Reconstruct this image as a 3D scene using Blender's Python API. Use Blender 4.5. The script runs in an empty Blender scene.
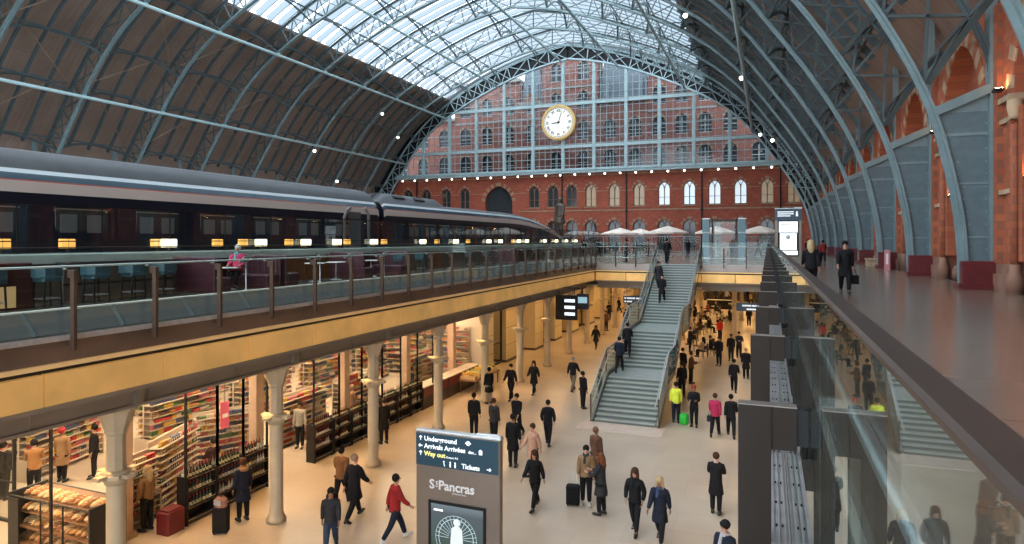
import bpy, bmesh, math, random
from mathutils import Vector, Matrix, Euler
random.seed(7)
sc = bpy.context.scene
col = sc.collection
PI = math.pi

# ---------------------------------------------------------------- camera, sky, exposure
FPX, ZC, HY = 650.0, 7.85, 240.0
YAW = math.atan(256 / 650)
CS, SN = math.cos(YAW), math.sin(YAW)
cam = bpy.data.cameras.new('camera')
cam.sensor_width = 36.0
cam.lens = FPX / 1024 * 36.0
cam.shift_y = (HY - 272.0) / 1024
cam.clip_start = 0.02
cam.clip_end = 600
camo = bpy.data.objects.new('camera', cam)
camo.location = (0, 0, ZC)
camo.rotation_euler = (PI / 2, 0, YAW)
col.objects.link(camo)
sc.camera = camo

world = bpy.data.worlds.new('overcast_sky')
sc.world = world
world.use_nodes = True
wn = world.node_tree.nodes
wl = world.node_tree.links
bg = wn['Background']
geo = wn.new('ShaderNodeTexCoord')
nz = wn.new('ShaderNodeTexNoise')
nz.inputs['Scale'].default_value = 2.5
nz.inputs['Detail'].default_value = 4
rmp = wn.new('ShaderNodeValToRGB')
rmp.color_ramp.elements[0].position = 0.3
rmp.color_ramp.elements[0].color = (0.62, 0.74, 0.86, 1)
rmp.color_ramp.elements[1].position = 0.7
rmp.color_ramp.elements[1].color = (0.93, 0.97, 1.0, 1)
wl.new(geo.outputs['Generated'], nz.inputs['Vector'])
wl.new(nz.outputs['Fac'], rmp.inputs['Fac'])
wl.new(rmp.outputs['Color'], bg.inputs['Color'])
bg.inputs['Strength'].default_value = 5.6

sc.view_settings.view_transform = 'Standard'
sc.view_settings.look = 'None'
sc.view_settings.gamma = 1
sc.view_settings.use_curve_mapping = False
sc.view_settings.exposure = 0.0
sc.cycles.use_denoising = True
sc.cycles.max_bounces = 7
sc.cycles.diffuse_bounces = 3
sc.cycles.glossy_bounces = 3
sc.cycles.transmission_bounces = 4
sc.cycles.transparent_max_bounces = 28
sc.cycles.sample_clamp_indirect = 4.0
sc.cycles.caustics_reflective = False
sc.cycles.caustics_refractive = False
# ---------------------------------------------------------------- small helpers
def at(px, py, z=0.0):
    """the spot on the level z that stands behind an image point"""
    d = FPX * (ZC - z) / (py - HY)
    l = (px - 512) / FPX * d
    return (l * CS - d * SN, l * SN + d * CS)

def pix(X, Y, Z):
    d = -X * SN + Y * CS
    l = X * CS + Y * SN
    return 512 + FPX * l / d, HY - FPX * (Z - ZC) / d

def on_x(px, X):
    r = (px - 512) / FPX
    d = X / (CS * r - SN)
    return d * (SN * r + CS)

def on_y(px, Y):
    r = (px - 512) / FPX
    d = Y / (SN * r + CS)
    return d * (CS * r - SN)

# ---------------------------------------------------------------- materials
MATS = {}
def mat(name, color, rough=0.6, metal=0.0, var=0.0, vscale=3.0, emit=None, estr=0.0, spec=0.5, bump=0.0, alt=None):
    if name in MATS:
        return MATS[name]
    m = bpy.data.materials.new(name)
    m.use_nodes = True
    nt = m.node_tree
    b = nt.nodes['Principled BSDF']
    b.inputs['Base Color'].default_value = (*color, 1)
    b.inputs['Roughness'].default_value = rough
    b.inputs['Metallic'].default_value = metal
    b.inputs['Specular IOR Level'].default_value = spec
    if var > 0 or alt or bump > 0:
        tc = nt.nodes.new('ShaderNodeTexCoord')
        n = nt.nodes.new('ShaderNodeTexNoise')
        n.inputs['Scale'].default_value = vscale
        n.inputs['Detail'].default_value = 5
        nt.links.new(tc.outputs['Object'], n.inputs['Vector'])
        if var > 0 or alt:
            r = nt.nodes.new('ShaderNodeValToRGB')
            r.color_ramp.elements[0].position = 0.32
            r.color_ramp.elements[1].position = 0.68
            a = alt or tuple(min(1, c * (1 - var)) for c in color)
            bb = color if alt else tuple(min(1, c * (1 + var)) for c in color)
            r.color_ramp.elements[0].color = (*a, 1)
            r.color_ramp.elements[1].color = (*bb, 1)
            nt.links.new(n.outputs['Fac'], r.inputs['Fac'])
            nt.links.new(r.outputs['Color'], b.inputs['Base Color'])
        if bump > 0:
            bp = nt.nodes.new('ShaderNodeBump')
            bp.inputs['Strength'].default_value = bump
            bp.inputs['Distance'].default_value = 0.02
            nt.links.new(n.outputs['Fac'], bp.inputs['Height'])
            nt.links.new(bp.outputs['Normal'], b.inputs['Normal'])
    if emit:
        b.inputs['Emission Color'].default_value = (*emit, 1)
        b.inputs['Emission Strength'].default_value = estr
    MATS[name] = m
    return m

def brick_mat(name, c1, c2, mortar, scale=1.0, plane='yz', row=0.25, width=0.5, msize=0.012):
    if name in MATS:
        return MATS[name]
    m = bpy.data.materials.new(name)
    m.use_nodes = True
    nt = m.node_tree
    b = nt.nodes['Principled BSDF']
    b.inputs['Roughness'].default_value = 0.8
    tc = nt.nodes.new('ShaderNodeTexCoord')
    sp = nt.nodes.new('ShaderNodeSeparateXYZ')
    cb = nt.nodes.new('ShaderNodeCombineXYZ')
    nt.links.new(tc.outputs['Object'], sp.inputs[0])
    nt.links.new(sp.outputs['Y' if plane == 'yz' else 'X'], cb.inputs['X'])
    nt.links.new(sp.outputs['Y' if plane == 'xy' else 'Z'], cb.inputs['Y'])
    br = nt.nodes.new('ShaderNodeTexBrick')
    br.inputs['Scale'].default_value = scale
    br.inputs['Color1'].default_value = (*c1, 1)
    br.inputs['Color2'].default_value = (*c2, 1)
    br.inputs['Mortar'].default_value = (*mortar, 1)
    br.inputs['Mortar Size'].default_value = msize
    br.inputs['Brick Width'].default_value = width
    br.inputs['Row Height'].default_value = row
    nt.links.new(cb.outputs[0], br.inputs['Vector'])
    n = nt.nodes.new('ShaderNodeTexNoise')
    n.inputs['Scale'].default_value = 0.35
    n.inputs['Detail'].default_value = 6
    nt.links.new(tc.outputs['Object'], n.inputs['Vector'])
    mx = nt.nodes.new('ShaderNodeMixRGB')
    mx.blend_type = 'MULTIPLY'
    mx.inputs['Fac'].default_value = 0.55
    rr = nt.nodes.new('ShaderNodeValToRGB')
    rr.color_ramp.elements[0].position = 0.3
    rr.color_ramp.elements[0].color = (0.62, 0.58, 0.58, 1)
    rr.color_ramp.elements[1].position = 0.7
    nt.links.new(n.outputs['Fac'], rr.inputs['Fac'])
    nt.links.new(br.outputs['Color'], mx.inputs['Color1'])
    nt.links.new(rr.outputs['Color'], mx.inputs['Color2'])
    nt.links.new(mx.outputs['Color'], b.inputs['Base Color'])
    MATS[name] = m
    return m

def glass_mat(name, tint, base=0.04, gl_rough=0.0, gain=1.0):
    """thin pane: clear tint with a mirror that grows towards grazing angles"""
    if name in MATS:
        return MATS[name]
    m = bpy.data.materials.new(name)
    m.use_nodes = True
    nt = m.node_tree
    nt.nodes.remove(nt.nodes['Principled BSDF'])
    out = nt.nodes['Material Output']
    tr = nt.nodes.new('ShaderNodeBsdfTransparent')
    tr.inputs['Color'].default_value = (*tint, 1)
    gl = nt.nodes.new('ShaderNodeBsdfGlossy')
    gl.inputs['Roughness'].default_value = gl_rough
    gl.inputs['Color'].default_value = (0.9, 0.95, 0.95, 1)
    lw = nt.nodes.new('ShaderNodeLayerWeight')
    lw.inputs['Blend'].default_value = 0.5
    p = nt.nodes.new('ShaderNodeMath'); p.operation = 'POWER'; p.inputs[1].default_value = 5
    q = nt.nodes.new('ShaderNodeMath'); q.operation = 'MULTIPLY_ADD'
    q.inputs[1].default_value = (1 - base) * gain; q.inputs[2].default_value = base
    nt.links.new(lw.outputs['Facing'], p.inputs[0])
    nt.links.new(p.outputs[0], q.inputs[0])
    mx = nt.nodes.new('ShaderNodeMixShader')
    nt.links.new(q.outputs[0], mx.inputs[0])
    nt.links.new(tr.outputs[0], mx.inputs[1])
    nt.links.new(gl.outputs[0], mx.inputs[2])
    nt.links.new(mx.outputs[0], out.inputs['Surface'])
    MATS[name] = m
    return m

def emit_mat(name, color, strength):
    if name in MATS:
        return MATS[name]
    m = bpy.data.materials.new(name)
    m.use_nodes = True
    nt = m.node_tree
    b = nt.nodes['Principled BSDF']
    b.inputs['Base Color'].default_value = (*color, 1)
    b.inputs['Emission Color'].default_value = (*color, 1)
    b.inputs['Emission Strength'].default_value = strength
    MATS[name] = m
    return m

STEEL = mat('blue_grey_paint', (0.058, 0.082, 0.088), 0.5, var=0.18, vscale=1.2)
STEEL_L = mat('pale_blue_paint', (0.165, 0.235, 0.25), 0.42, var=0.12, vscale=1.5)
STEEL_P = mat('screen_paint', (0.29, 0.39, 0.41), 0.5, var=0.12, vscale=1.5)
BRONZE = mat('bronze_metal', (0.10, 0.072, 0.055), 0.4, 0.35, var=0.25, vscale=1.5)
BRONZE_D = mat('dark_bronze_metal', (0.020, 0.015, 0.012), 0.55, 0.0, var=0.2, vscale=2, spec=0.12)
RAILM = mat('polished_bronze_rail', (0.075, 0.055, 0.047), 0.35, 0.35, var=0.15, vscale=5)
INOX = mat('brushed_steel', (0.55, 0.56, 0.56), 0.35, 0.7, var=0.1, vscale=6)
PALE = mat('pale_stone', (0.55, 0.46, 0.34), 0.7, var=0.15, vscale=2)
STONE = mat('pale_sandstone', (0.42, 0.30, 0.19), 0.8, var=0.25, vscale=1.5)
BLACK = mat('black_paint', (0.010, 0.010, 0.011), 0.5, spec=0.2)
DARK = mat('dark_interior', (0.02, 0.018, 0.017), 0.7)
WHITE = mat('white_paint', (0.72, 0.71, 0.68), 0.6)
CREAM = mat('cream_paint', (0.60, 0.52, 0.38), 0.6, var=0.08, vscale=2)
STONE_D = mat('dark_sandstone', (0.27, 0.17, 0.105), 0.8, var=0.25, vscale=1.5)  # darker sandstone for the end wall dressings
PLINTH = mat('plinth_stone', (0.24, 0.125, 0.085), 0.75, var=0.2, vscale=1.5)
BRICK = brick_mat('red_brick', (0.46, 0.135, 0.06), (0.36, 0.095, 0.045), (0.26, 0.10, 0.06), 1.0, 'yz')
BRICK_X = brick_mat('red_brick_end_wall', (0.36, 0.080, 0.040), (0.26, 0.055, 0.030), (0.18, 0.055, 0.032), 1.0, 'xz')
BRICK_F = brick_mat('hotel_brick', (0.42, 0.16, 0.12), (0.34, 0.12, 0.09), (0.30, 0.14, 0.11), 1.0, 'xz')
TIMBER = brick_mat('dark_timber_boards', (0.34, 0.235, 0.18), (0.28, 0.195, 0.15), (0.12, 0.085, 0.065), 1.0, 'xy', row=0.18, width=6.0, msize=0.01)
GLASS = glass_mat('balustrade_glass', (0.90, 0.955, 0.94), 0.018)
GLASS_G = glass_mat('dim_dirty_gable_glass', (0.42, 0.46, 0.48), 0.03)  # dirty glass, tint deepened to dim the bright hotel behind
GLASS_W = glass_mat('window_glass', (0.80, 0.86, 0.88), 0.04)
GLASS_S = glass_mat('shop_glass', (0.96, 0.97, 0.96), 0.018)

# ---------------------------------------------------------------- mesh builder
def frame_of(a, b, up=(0, 0, 1)):
    d = (b - a)
    L = d.length
    d = d / L if L > 1e-9 else Vector((0, 0, 1))
    u = Vector(up)
    if abs(d.dot(u)) > 0.99:
        u = Vector((1, 0, 0)) if abs(d.x) < 0.9 else Vector((0, 1, 0))
    s = d.cross(u).normalized()
    t = s.cross(d).normalized()
    return d, s, t, L

class MB:
    def __init__(self):
        self.v = []; self.f = []; self.mi = []; self.m = 0; self.smooth = set()
    def add(self, vs, fs, sm=False):
        n = len(self.v)
        self.v.extend([tuple(x) for x in vs])
        for f in fs:
            if sm: self.smooth.add(len(self.f))
            self.f.append(tuple(n + i for i in f)); self.mi.append(self.m)
        return self
    def box(self, x0, x1, y0, y1, z0, z1):
        if x0 > x1: x0, x1 = x1, x0
        if y0 > y1: y0, y1 = y1, y0
        if z0 > z1: z0, z1 = z1, z0
        return self.add([(x0,y0,z0),(x1,y0,z0),(x1,y1,z0),(x0,y1,z0),(x0,y0,z1),(x1,y0,z1),(x1,y1,z1),(x0,y1,z1)],
                        [(0,3,2,1),(4,5,6,7),(0,1,5,4),(1,2,6,5),(2,3,7,6),(3,0,4,7)])
    def cbox(self, x, y, z, sx, sy, sz):
        return self.box(x-sx/2, x+sx/2, y-sy/2, y+sy/2, z-sz/2, z+sz/2)
    def rbox(self, x0, x1, y0, y1, z0, z1, r=0.02):
        """box with bevelled vertical and top edges"""
        r = min(r, (x1-x0)/2.01, (y1-y0)/2.01, (z1-z0)/2.01)
        def ring(i, z):
            return [(x0+i+r,y0+i,z),(x1-i-r,y0+i,z),(x1-i,y0+i+r,z),(x1-i,y1-i-r,z),(x1-i-r,y1-i,z),(x0+i+r,y1-i,z),(x0+i,y1-i-r,z),(x0+i,y0+i+r,z)]
        vs = ring(0, z0) + ring(0, z1 - r) + ring(r*0.7, z1)
        fs = [tuple(range(7, -1, -1))]
        for k in (0, 8):
            for j in range(8):
                fs.append((k+j, k+(j+1) % 8, k+8+(j+1) % 8, k+8+j))
        fs.append(tuple(range(16, 24)))
        return self.add(vs, fs)
    def bar(self, a, b, w=0.1, h=None, up=(0, 0, 1)):
        a = Vector(a); b = Vector(b); h = w if h is None else h
        d, s, t, L = frame_of(a, b, up)
        vs = []
        for p in (a, b):
            for (i, j) in ((-1,-1),(1,-1),(1,1),(-1,1)):
                vs.append(p + s*(i*w/2) + t*(j*h/2))
        return self.add(vs, [(0,3,2,1),(4,5,6,7),(0,1,5,4),(1,2,6,5),(2,3,7,6),(3,0,4,7)])
    def sweep(self, pts, w, h, up=(0, 1, 0), closed=False):
        """rectangular section swept along a polyline; 'up' is the direction across w"""
        n = len(pts); P = [Vector(p) for p in pts]; U = Vector(up).normalized(); vs = []
        for i, p in enumerate(P):
            a = P[max(0, i-1)]; b = P[min(n-1, i+1)]
            if closed: a = P[i-1]; b = P[(i+1) % n]
            d = (b - a).normalized(); t = d.cross(U).normalized()
            for (q, r) in ((-1,-1),(1,-1),(1,1),(-1,1)):
                vs.append(p + U*(q*w/2) + t*(r*h/2))
        fs = []
        for i in range(n if closed else n-1):
            a = 4*i; b = 4*((i+1) % n)
            for k in range(4):
                fs.append((a+k, a+(k+1) % 4, b+(k+1) % 4, b+k))
        if not closed:
            fs += [(3,2,1,0), tuple(4*(n-1)+k for k in range(4))]
        return self.add(vs, fs)
    def tube(self, pts, r, n=8, caps=True):
        P = [Vector(p) for p in pts]; vs = []; m = len(P)
        R = r if isinstance(r, (list, tuple)) else [r]*m
        prev = None
        for i, p in enumerate(P):
            a = P[max(0, i-1)]; b = P[min(m-1, i+1)]
            d, s, t, L = frame_of(a, b)
            if prev is not None:
                s = (prev - d*prev.dot(d)).normalized(); t = s.cross(d).normalized()
            prev = s
            for k in range(n):
                an = 2*PI*k/n
                vs.append(p + s*math.cos(an)*R[i] + t*math.sin(an)*R[i])
        fs = []
        for i in range(m-1):
            for k in range(n):
                fs.append((i*n+k, i*n+(k+1) % n, (i+1)*n+(k+1) % n, (i+1)*n+k))
        self.add(vs, fs, sm=n > 6)
        if caps:
            base = len(self.v) - m*n
            self.f.append(tuple(base+k for k in range(n-1, -1, -1))); self.mi.append(self.m)
            self.f.append(tuple(base+(m-1)*n+k for k in range(n))); self.mi.append(self.m)
        return self
    def lathe(self, x, y, prof, n=16, sm=True):
        """prof: list of (radius, z)"""
        vs = []
        for r, z in prof:
            for k in range(n):
                a = 2*PI*k/n
                vs.append((x + r*math.cos(a), y + r*math.sin(a), z))
        fs = []
        for i in range(len(prof)-1):
            for k in range(n):
                fs.append((i*n+k, i*n+(k+1) % n, (i+1)*n+(k+1) % n, (i+1)*n+k))
        self.add(vs, fs, sm=sm)
        base = len(self.v) - len(prof)*n
        self.f.append(tuple(base+k for k in range(n-1, -1, -1))); self.mi.append(self.m)
        self.f.append(tuple(base+(len(prof)-1)*n+k for k in range(n))); self.mi.append(self.m)
        return self
    def prism(self, poly, fn, t0, t1):
        """2-D polygon (counter-clockwise) given depth between t0 and t1; fn(u, v, t) -> point"""
        n = len(poly)
        vs = [fn(u, v, t0) for u, v in poly] + [fn(u, v, t1) for u, v in poly]
        fs = [tuple(range(n-1, -1, -1)), tuple(range(n, 2*n))]
        for i in range(n):
            fs.append((i, (i+1) % n, n+(i+1) % n, n+i))
        return self.add(vs, fs)
    def ball(self, c, r, nu=12, nv=8, sx=1, sy=1, sz=1):
        vs = [(c[0], c[1], c[2]-r*sz)]
        for j in range(1, nv):
            b = -PI/2 + PI*j/nv
            for k in range(nu):
                a = 2*PI*k/nu
                vs.append((c[0]+r*sx*math.cos(b)*math.cos(a), c[1]+r*sy*math.cos(b)*math.sin(a), c[2]+r*sz*math.sin(b)))
        vs.append((c[0], c[1], c[2]+r*sz))
        fs = [(0, 1+(k+1) % nu, 1+k) for k in range(nu)]
        for j in range(nv-2):
            for k in range(nu):
                a = 1+j*nu
                fs.append((a+k, a+(k+1) % nu, a+nu+(k+1) % nu, a+nu+k))
        a = 1+(nv-2)*nu
        fs += [(a+k, a+(k+1) % nu, len(vs)-1) for k in range(nu)]
        return self.add(vs, fs, sm=True)
    def mesh(self, name, mats, off=(0, 0, 0)):
        me = bpy.data.meshes.new(name)
        ox, oy, oz = off
        me.from_pydata([(x-ox, y-oy, z-oz) for x, y, z in self.v], [], self.f)
        for m in (mats if isinstance(mats, (list, tuple)) else [mats]):
            me.materials.append(m)
        me.polygons.foreach_set('material_index', self.mi)
        if self.smooth:
            fl = [False]*len(self.f)
            for i in self.smooth: fl[i] = True
            me.polygons.foreach_set('use_smooth', fl)
        me.update()
        return me
    def build(self, name, mats, parent=None, world=False, loc=None):
        off = (0, 0, 0)
        if world and parent is not None:
            off = tuple(parent.location)
        if loc is not None:
            off = loc
        o = bpy.data.objects.new(name, self.mesh(name, mats, off))
        if loc is not None: o.location = loc
        col.objects.link(o)
        if parent is not None:
            o.parent = parent
        return o

def tag(o, label=None, cat=None, group=None, kind=None):
    if label: o['label'] = label
    if cat: o['category'] = cat
    if group: o['group'] = group
    if kind: o['kind'] = kind
    return o

def thing(name, label, cat, loc=(0, 0, 0), rz=0.0, group=None, kind=None):
    o = bpy.data.objects.new(name, None)
    o.empty_display_size = 0.2
    o.location = loc; o.rotation_euler = (0, 0, rz)
    col.objects.link(o)
    return tag(o, label, cat, group, kind)

def struct(o):
    o['kind'] = 'structure'
    return o

KIDS = {}
def kids(o):
    return list(o.children)

def dup(root, loc=None, rz=None, label=None, group=None, scale=None):
    r = root.copy(); col.objects.link(r)
    if loc is not None: r.location = loc
    if rz is not None: r.rotation_euler = (0, 0, rz)
    if scale is not None: r.scale = (scale, scale, scale) if not isinstance(scale, tuple) else scale
    if label: r['label'] = label
    if group: r['group'] = group
    for ch in kids(root):
        c = ch.copy(); col.objects.link(c); c.parent = r
        for g in kids(ch):
            d = g.copy(); col.objects.link(d); d.parent = c
    return r

def smooth_line(pts, n=6):
    out = []
    P = [Vector(p) for p in pts]
    for i in range(len(P)-1):
        p0 = P[i-1] if i > 0 else P[0]*2-P[1]
        p1, p2 = P[i], P[i+1]
        p3 = P[i+2] if i+2 < len(P) else P[-1]*2-P[-2]
        for k in range(n):
            t = k/n
            out.append(0.5*((2*p1)+(p2-p0)*t+(2*p0-5*p1+4*p2-p3)*t*t+(3*p1-p0-3*p2+p3)*t**3))
    out.append(P[-1])
    return out

ORD = ['', 'first', 'second', 'third', 'fourth', 'fifth', 'sixth', 'seventh', 'eighth', 'ninth', 'tenth', 'eleventh', 'twelfth', 'thirteenth', 'fourteenth', 'fifteenth', 'sixteenth', 'seventeenth', 'eighteenth', 'nineteenth', 'twentieth',
       'twenty-first', 'twenty-second', 'twenty-third', 'twenty-fourth', 'twenty-fifth', 'twenty-sixth', 'twenty-seventh', 'twenty-eighth', 'twenty-ninth', 'thirtieth']

def text_mesh(body, size, name, m, parent, loc, rot, extrude=0.004, align='LEFT', bold=False):
    cu = bpy.data.curves.new(name, 'FONT')
    cu.body = body; cu.size = size; cu.extrude = extrude; cu.align_x = align
    cu.resolution_u = 3
    if bold: cu.offset = size*0.02
    tmp = bpy.data.objects.new(name + '_tmp', cu)
    col.objects.link(tmp)
    dg = bpy.context.evaluated_depsgraph_get()
    dg.update()
    me = bpy.data.meshes.new_from_object(tmp.evaluated_get(dg))
    bpy.data.objects.remove(tmp)
    bpy.data.curves.remove(cu)
    me.materials.clear(); me.materials.append(m)
    o = bpy.data.objects.new(name, me)
    col.objects.link(o)
    o.parent = parent; o.location = loc; o.rotation_euler = rot
    return o
# ================================================================ THE SHELL
DECK = 6.2
AX = -31.0                                     # axis of the train shed
WR, WL = 7.05, -69.05                            # side walls
YE = 104.4                                     # glazed end screen
BAY = 8.72
RIBS = [YE - BAY*k for k in range(0, 14)]      # rib 0 is the end arch
INNER = [(37.2,-1.65),(37.15,-0.2),(36.95,1.5),(36.3,4.3),(35.2,6.9),(33.6,9.7),(31.7,12.5),(28.9,16.3),(25.4,19.8),(20.8,22.8),(15.6,25.35),(10.2,27.6),(4.9,29.2),(0.0,30.1)]
OUTER = [(37.95,-1.65),(37.95,1.5),(37.95,5.3),(37.6,6.9),(36.6,8.9),(35.1,11.0),(33.1,14.0),(30.2,17.8),(26.6,21.4),(21.9,24.7),(16.6,27.6),(10.9,29.9),(5.3,31.6),(0.0,32.6)]
def full(prof, n=3):
    r = smooth_line([(a, h, 0) for a, h in prof], n)
    right = [(AX + p.x, ZC + p.y) for p in r]
    left = [(AX - p.x, ZC + p.y) for p in r]
    return right, left            # both run from the foot to the crown
INR, INL = full(INNER); OUR, OUL = full(OUTER)
def arc_at(side, half, prof):
    """height on a profile at a half width"""
    pts = {('r','i'): INR, ('l','i'): INL, ('r','o'): OUR, ('l','o'): OUL}[(side, prof)]
    for (x0, z0), (x1, z1) in zip(pts, pts[1:]):
        a, b = abs(x0-AX), abs(x1-AX)
        if a >= half >= b and a - b > 1e-6:
            return z0 + (z1-z0)*(a-half)/(a-b)
    return pts[-1][1]

# ---- roof covering
def skin(name, pts, m, y0, y1, th=0.15, off=0.25):
    b = MB()
    for i in range(len(pts)-1):
        (x0, z0), (x1, z1) = pts[i], pts[i+1]
        b.add([(x0,y0,z0+off),(x1,y0,z1+off),(x1,y1,z1+off),(x0,y1,z0+off),(x0,y0,z0+off+th),(x1,y0,z1+off+th),(x1,y1,z1+off+th),(x0,y1,z0+off+th)],
              [(0,3,2,1),(4,5,6,7),(0,1,5,4),(1,2,6,5),(2,3,7,6),(3,0,4,7)])
    return struct(b.build(name, m))
GH = 22.0                                       # half width of the glazed part
YB = -22.0
def lower_part(pts):
    out = [p for p in pts if abs(p[0]-AX) > GH and p[1] > ZC + 5.2]
    x = AX + (GH if out[0][0] > AX else -GH)
    out.append((x, arc_at('r', GH, 'o')))
    return out
def outset(pts, k):
    return [(x + (k if x > AX else -k)*0.8*min(1, abs(x-AX)/30), z + 0.0) for x, z in pts]
COVER = [(38.9,7.9),(38.3,9.2),(36.6,11.3),(34.1,14.4),(30.9,18.2),(27.0,21.6),(22.0,24.75)]
for s_ in (1, -1):
    skin('ceiling', [(AX+s_*p.x, ZC+p.y) for p in smooth_line([(a, h, 0) for a, h in COVER], 3)], TIMBER, YB, YE+0.3)

def roof_glass(name, tcol, tr, dif):
    m = bpy.data.materials.new(name); m.use_nodes = True
    nt = m.node_tree; nt.nodes.remove(nt.nodes['Principled BSDF'])
    t = nt.nodes.new('ShaderNodeBsdfTransparent'); t.inputs['Color'].default_value = (*tcol, 1)
    d = nt.nodes.new('ShaderNodeBsdfTranslucent'); d.inputs['Color'].default_value = (*dif, 1)
    x = nt.nodes.new('ShaderNodeMixShader'); x.inputs[0].default_value = 1-tr
    nt.links.new(t.outputs[0], x.inputs[1]); nt.links.new(d.outputs[0], x.inputs[2])
    nt.links.new(x.outputs[0], nt.nodes['Material Output'].inputs['Surface'])
    return m
RG_A = roof_glass('clear_roof_glass', (0.95, 0.98, 1.0), 0.9, (0.8, 0.85, 0.9))
RG_B = roof_glass('grey_band_roof_glass', (0.13, 0.155, 0.175), 0.8, (0.25, 0.28, 0.30))  # same glass as the clear facets, grey-band shade put into its tint
crown = [p for p in OUR if abs(p[0]-AX) <= GH]
crown = [(AX+GH, arc_at('r', GH, 'o'))] + crown
crown = crown + [(2*AX-x, z) for x, z in crown[::-1][1:]]
crown = crown[::2] if len(crown) % 2 else crown
PER = BAY/5
b = MB()
y = YE
k = 0
while y > YB:
    for (ya, yb, za, zb, mi) in ((y, y-PER*0.40, 0.35, 0.70, 1), (y-PER*0.40, y-PER, 0.70, 0.35, 0)):
        b.m = mi
        for (x0, z0), (x1, z1) in zip(crown, crown[1:]):
            b.add([(x0,ya,z0+za),(x1,ya,z1+za),(x1,yb,z1+zb),(x0,yb,z0+zb)], [(0,1,2,3)])
    y -= PER; k += 1
struct(b.build('ceiling', [RG_A, RG_B]))
b = MB()                                        # gutters and ridges of the ridge-and-furrow glazing
y = YE; k = 0
while y > 20:
    b.sweep([(x, y, z+0.32) for x, z in crown], 0.07, 0.10)
    y -= PER
o = struct(b.build('trim_1', STEEL_L))

# ---- ribs: one build, the rest copies
rib_curve_n = len(INR)
def make_rib():
    t = thing('roof_rib', 'x', 'roof rib', (AX, 0, DECK), 0, 'arched steel ribs of the train shed')
    def L(x, z): return (x-AX, 0, z-DECK)
    full_in = INR + INL[::-1][1:]
    full_out = OUR + OUL[::-1][1:]
    b = MB(); b.sweep([L(*p) for p in full_in], 0.42, 0.09); b.sweep([(L(*p)[0]*0.997, 0, L(*p)[2]+0.12) for p in full_in], 0.07, 0.26)
    b.build('lower_chord', STEEL_L, t)
    b = MB(); b.sweep([L(*p) for p in full_out], 0.36, 0.09); b.sweep([(L(*p)[0], 0, L(*p)[2]-0.12) for p in full_out], 0.07, 0.22)
    b.build('upper_chord', STEEL, t)
    b = MB(); up = (0, 1, 0)
    zw = DECK + 6.4
    n = len(INR)
    for (ii, oo) in ((INR, OUR), (INL, OUL)):
        k0 = next(i for i in range(n) if ii[i][1] > zw)
        # resample: about 2.3 m steps
        acc = 0; last = k0; nodes = [k0]
        for i in range(k0+1, n):
            acc += math.dist(ii[i], ii[i-1])
            if acc > 1.9: nodes.append(i); acc = 0
        for q, (i, j) in enumerate(zip(nodes, nodes[1:])):
            b.bar(L(*ii[i]), L(*oo[j]), 0.10, 0.10, up)
            b.bar(L(*oo[i]), L(*ii[j]), 0.10, 0.10, up)
            b.bar(L(*ii[j]), L(*oo[j]), 0.12, 0.12, up)
    b.build('lattice', STEEL, t)
    for ii, oo in ((INR, OUR), (INL, OUL)):
        b = MB()
        lo = [i for i in range(n) if ii[i][1] <= zw]
        poly = [L(*ii[i]) for i in lo]
        zt = poly[-1][2]
        s = 1 if poly[0][0] > 0 else -1
        for (a, c) in zip(poly, poly[1:]):
            xo = 37.9*s
            b.add([(a[0],-.03,a[2]),(xo,-.03,a[2]),(xo,-.03,c[2]),(c[0],-.03,c[2]),(a[0],.03,a[2]),(xo,.03,a[2]),(xo,.03,c[2]),(c[0],.03,c[2])],
                  [(0,3,2,1),(4,5,6,7),(0,1,5,4),(2,3,7,6)] if s > 0 else [(0,1,2,3),(4,7,6,5),(0,1,5,4),(2,3,7,6)])
        b.m = 1
        b.bar((poly[-1][0], 0, zt+.05), (s*37.9, 0, zt+.75), 0.3, 0.5, (0, 1, 0))
        b.add([(poly[-1][0], -.02, zt), (s*37.9, -.02, zt), (s*37.9, -.02, zt+.75)], [(0, 1, 2) if s > 0 else (0, 2, 1)])
        for zz, hh in ((zt-0.75, 0.10), (zt-2.4, 0.06), (zt-4.2, 0.06)):
            xi = abs(poly[min(range(len(poly)), key=lambda q: abs(poly[q][2]-zz))][0])
            b.box(s*xi, s*37.95, -.12 if hh > .3 else -.07, .12 if hh > .3 else .07, zz-hh/2, zz+hh/2)
        for zz in [0.5 + 0.42*q for q in range(14)]:       # rivet rows beside the two flanges
            xi = abs(poly[min(range(len(poly)), key=lambda q: abs(poly[q][2]-zz))][0])
            for sy in (-1, 1):
                for xx in (xi+0.17, 37.75):
                    b.cbox(s*xx, sy*0.04, zz, 0.05, 0.03, 0.05)
        b.build('web_plate', [mat('web_plate_paint', (0.105, 0.155, 0.175), 0.5, var=.12), STEEL_L], t)
        b = MB()                                            # upright flange at the wall
        b.box(s*37.8, s*38.02, -0.24, 0.24, 0.9, 14.0)
        b.build('wall_flange', STEEL_L, t)
        b = MB(); b.rbox(min(s*37.0, s*38.1), max(s*37.0, s*38.1), -0.36, 0.36, 0, 0.95, 0.04)
        b.rbox(min(s*36.9, s*38.15), max(s*36.9, s*38.15), -0.45, 0.45, 0, 0.2, 0.03)
        b.build('rib_foot', mat('maroon_paint', (0.11, 0.014, 0.016), 0.35, var=0.15), t)
    return t
rib0 = make_rib()
RIBLABEL = lambda k: ('blue-grey steel arch framing the glazed clock screen' if k == 0 else
    'blue-grey lattice roof rib next before the clock screen' if k == 1 else
    'blue-grey lattice roof rib, %s one counting from the clock screen' % ORD[k])
for k, yy in enumerate(RIBS):
    if k == 0:
        rib0.location = (AX, yy-0.3, DECK); rib0['label'] = RIBLABEL(0)
    else:
        dup(rib0, (AX, yy, DECK), 0, RIBLABEL(k))

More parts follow.
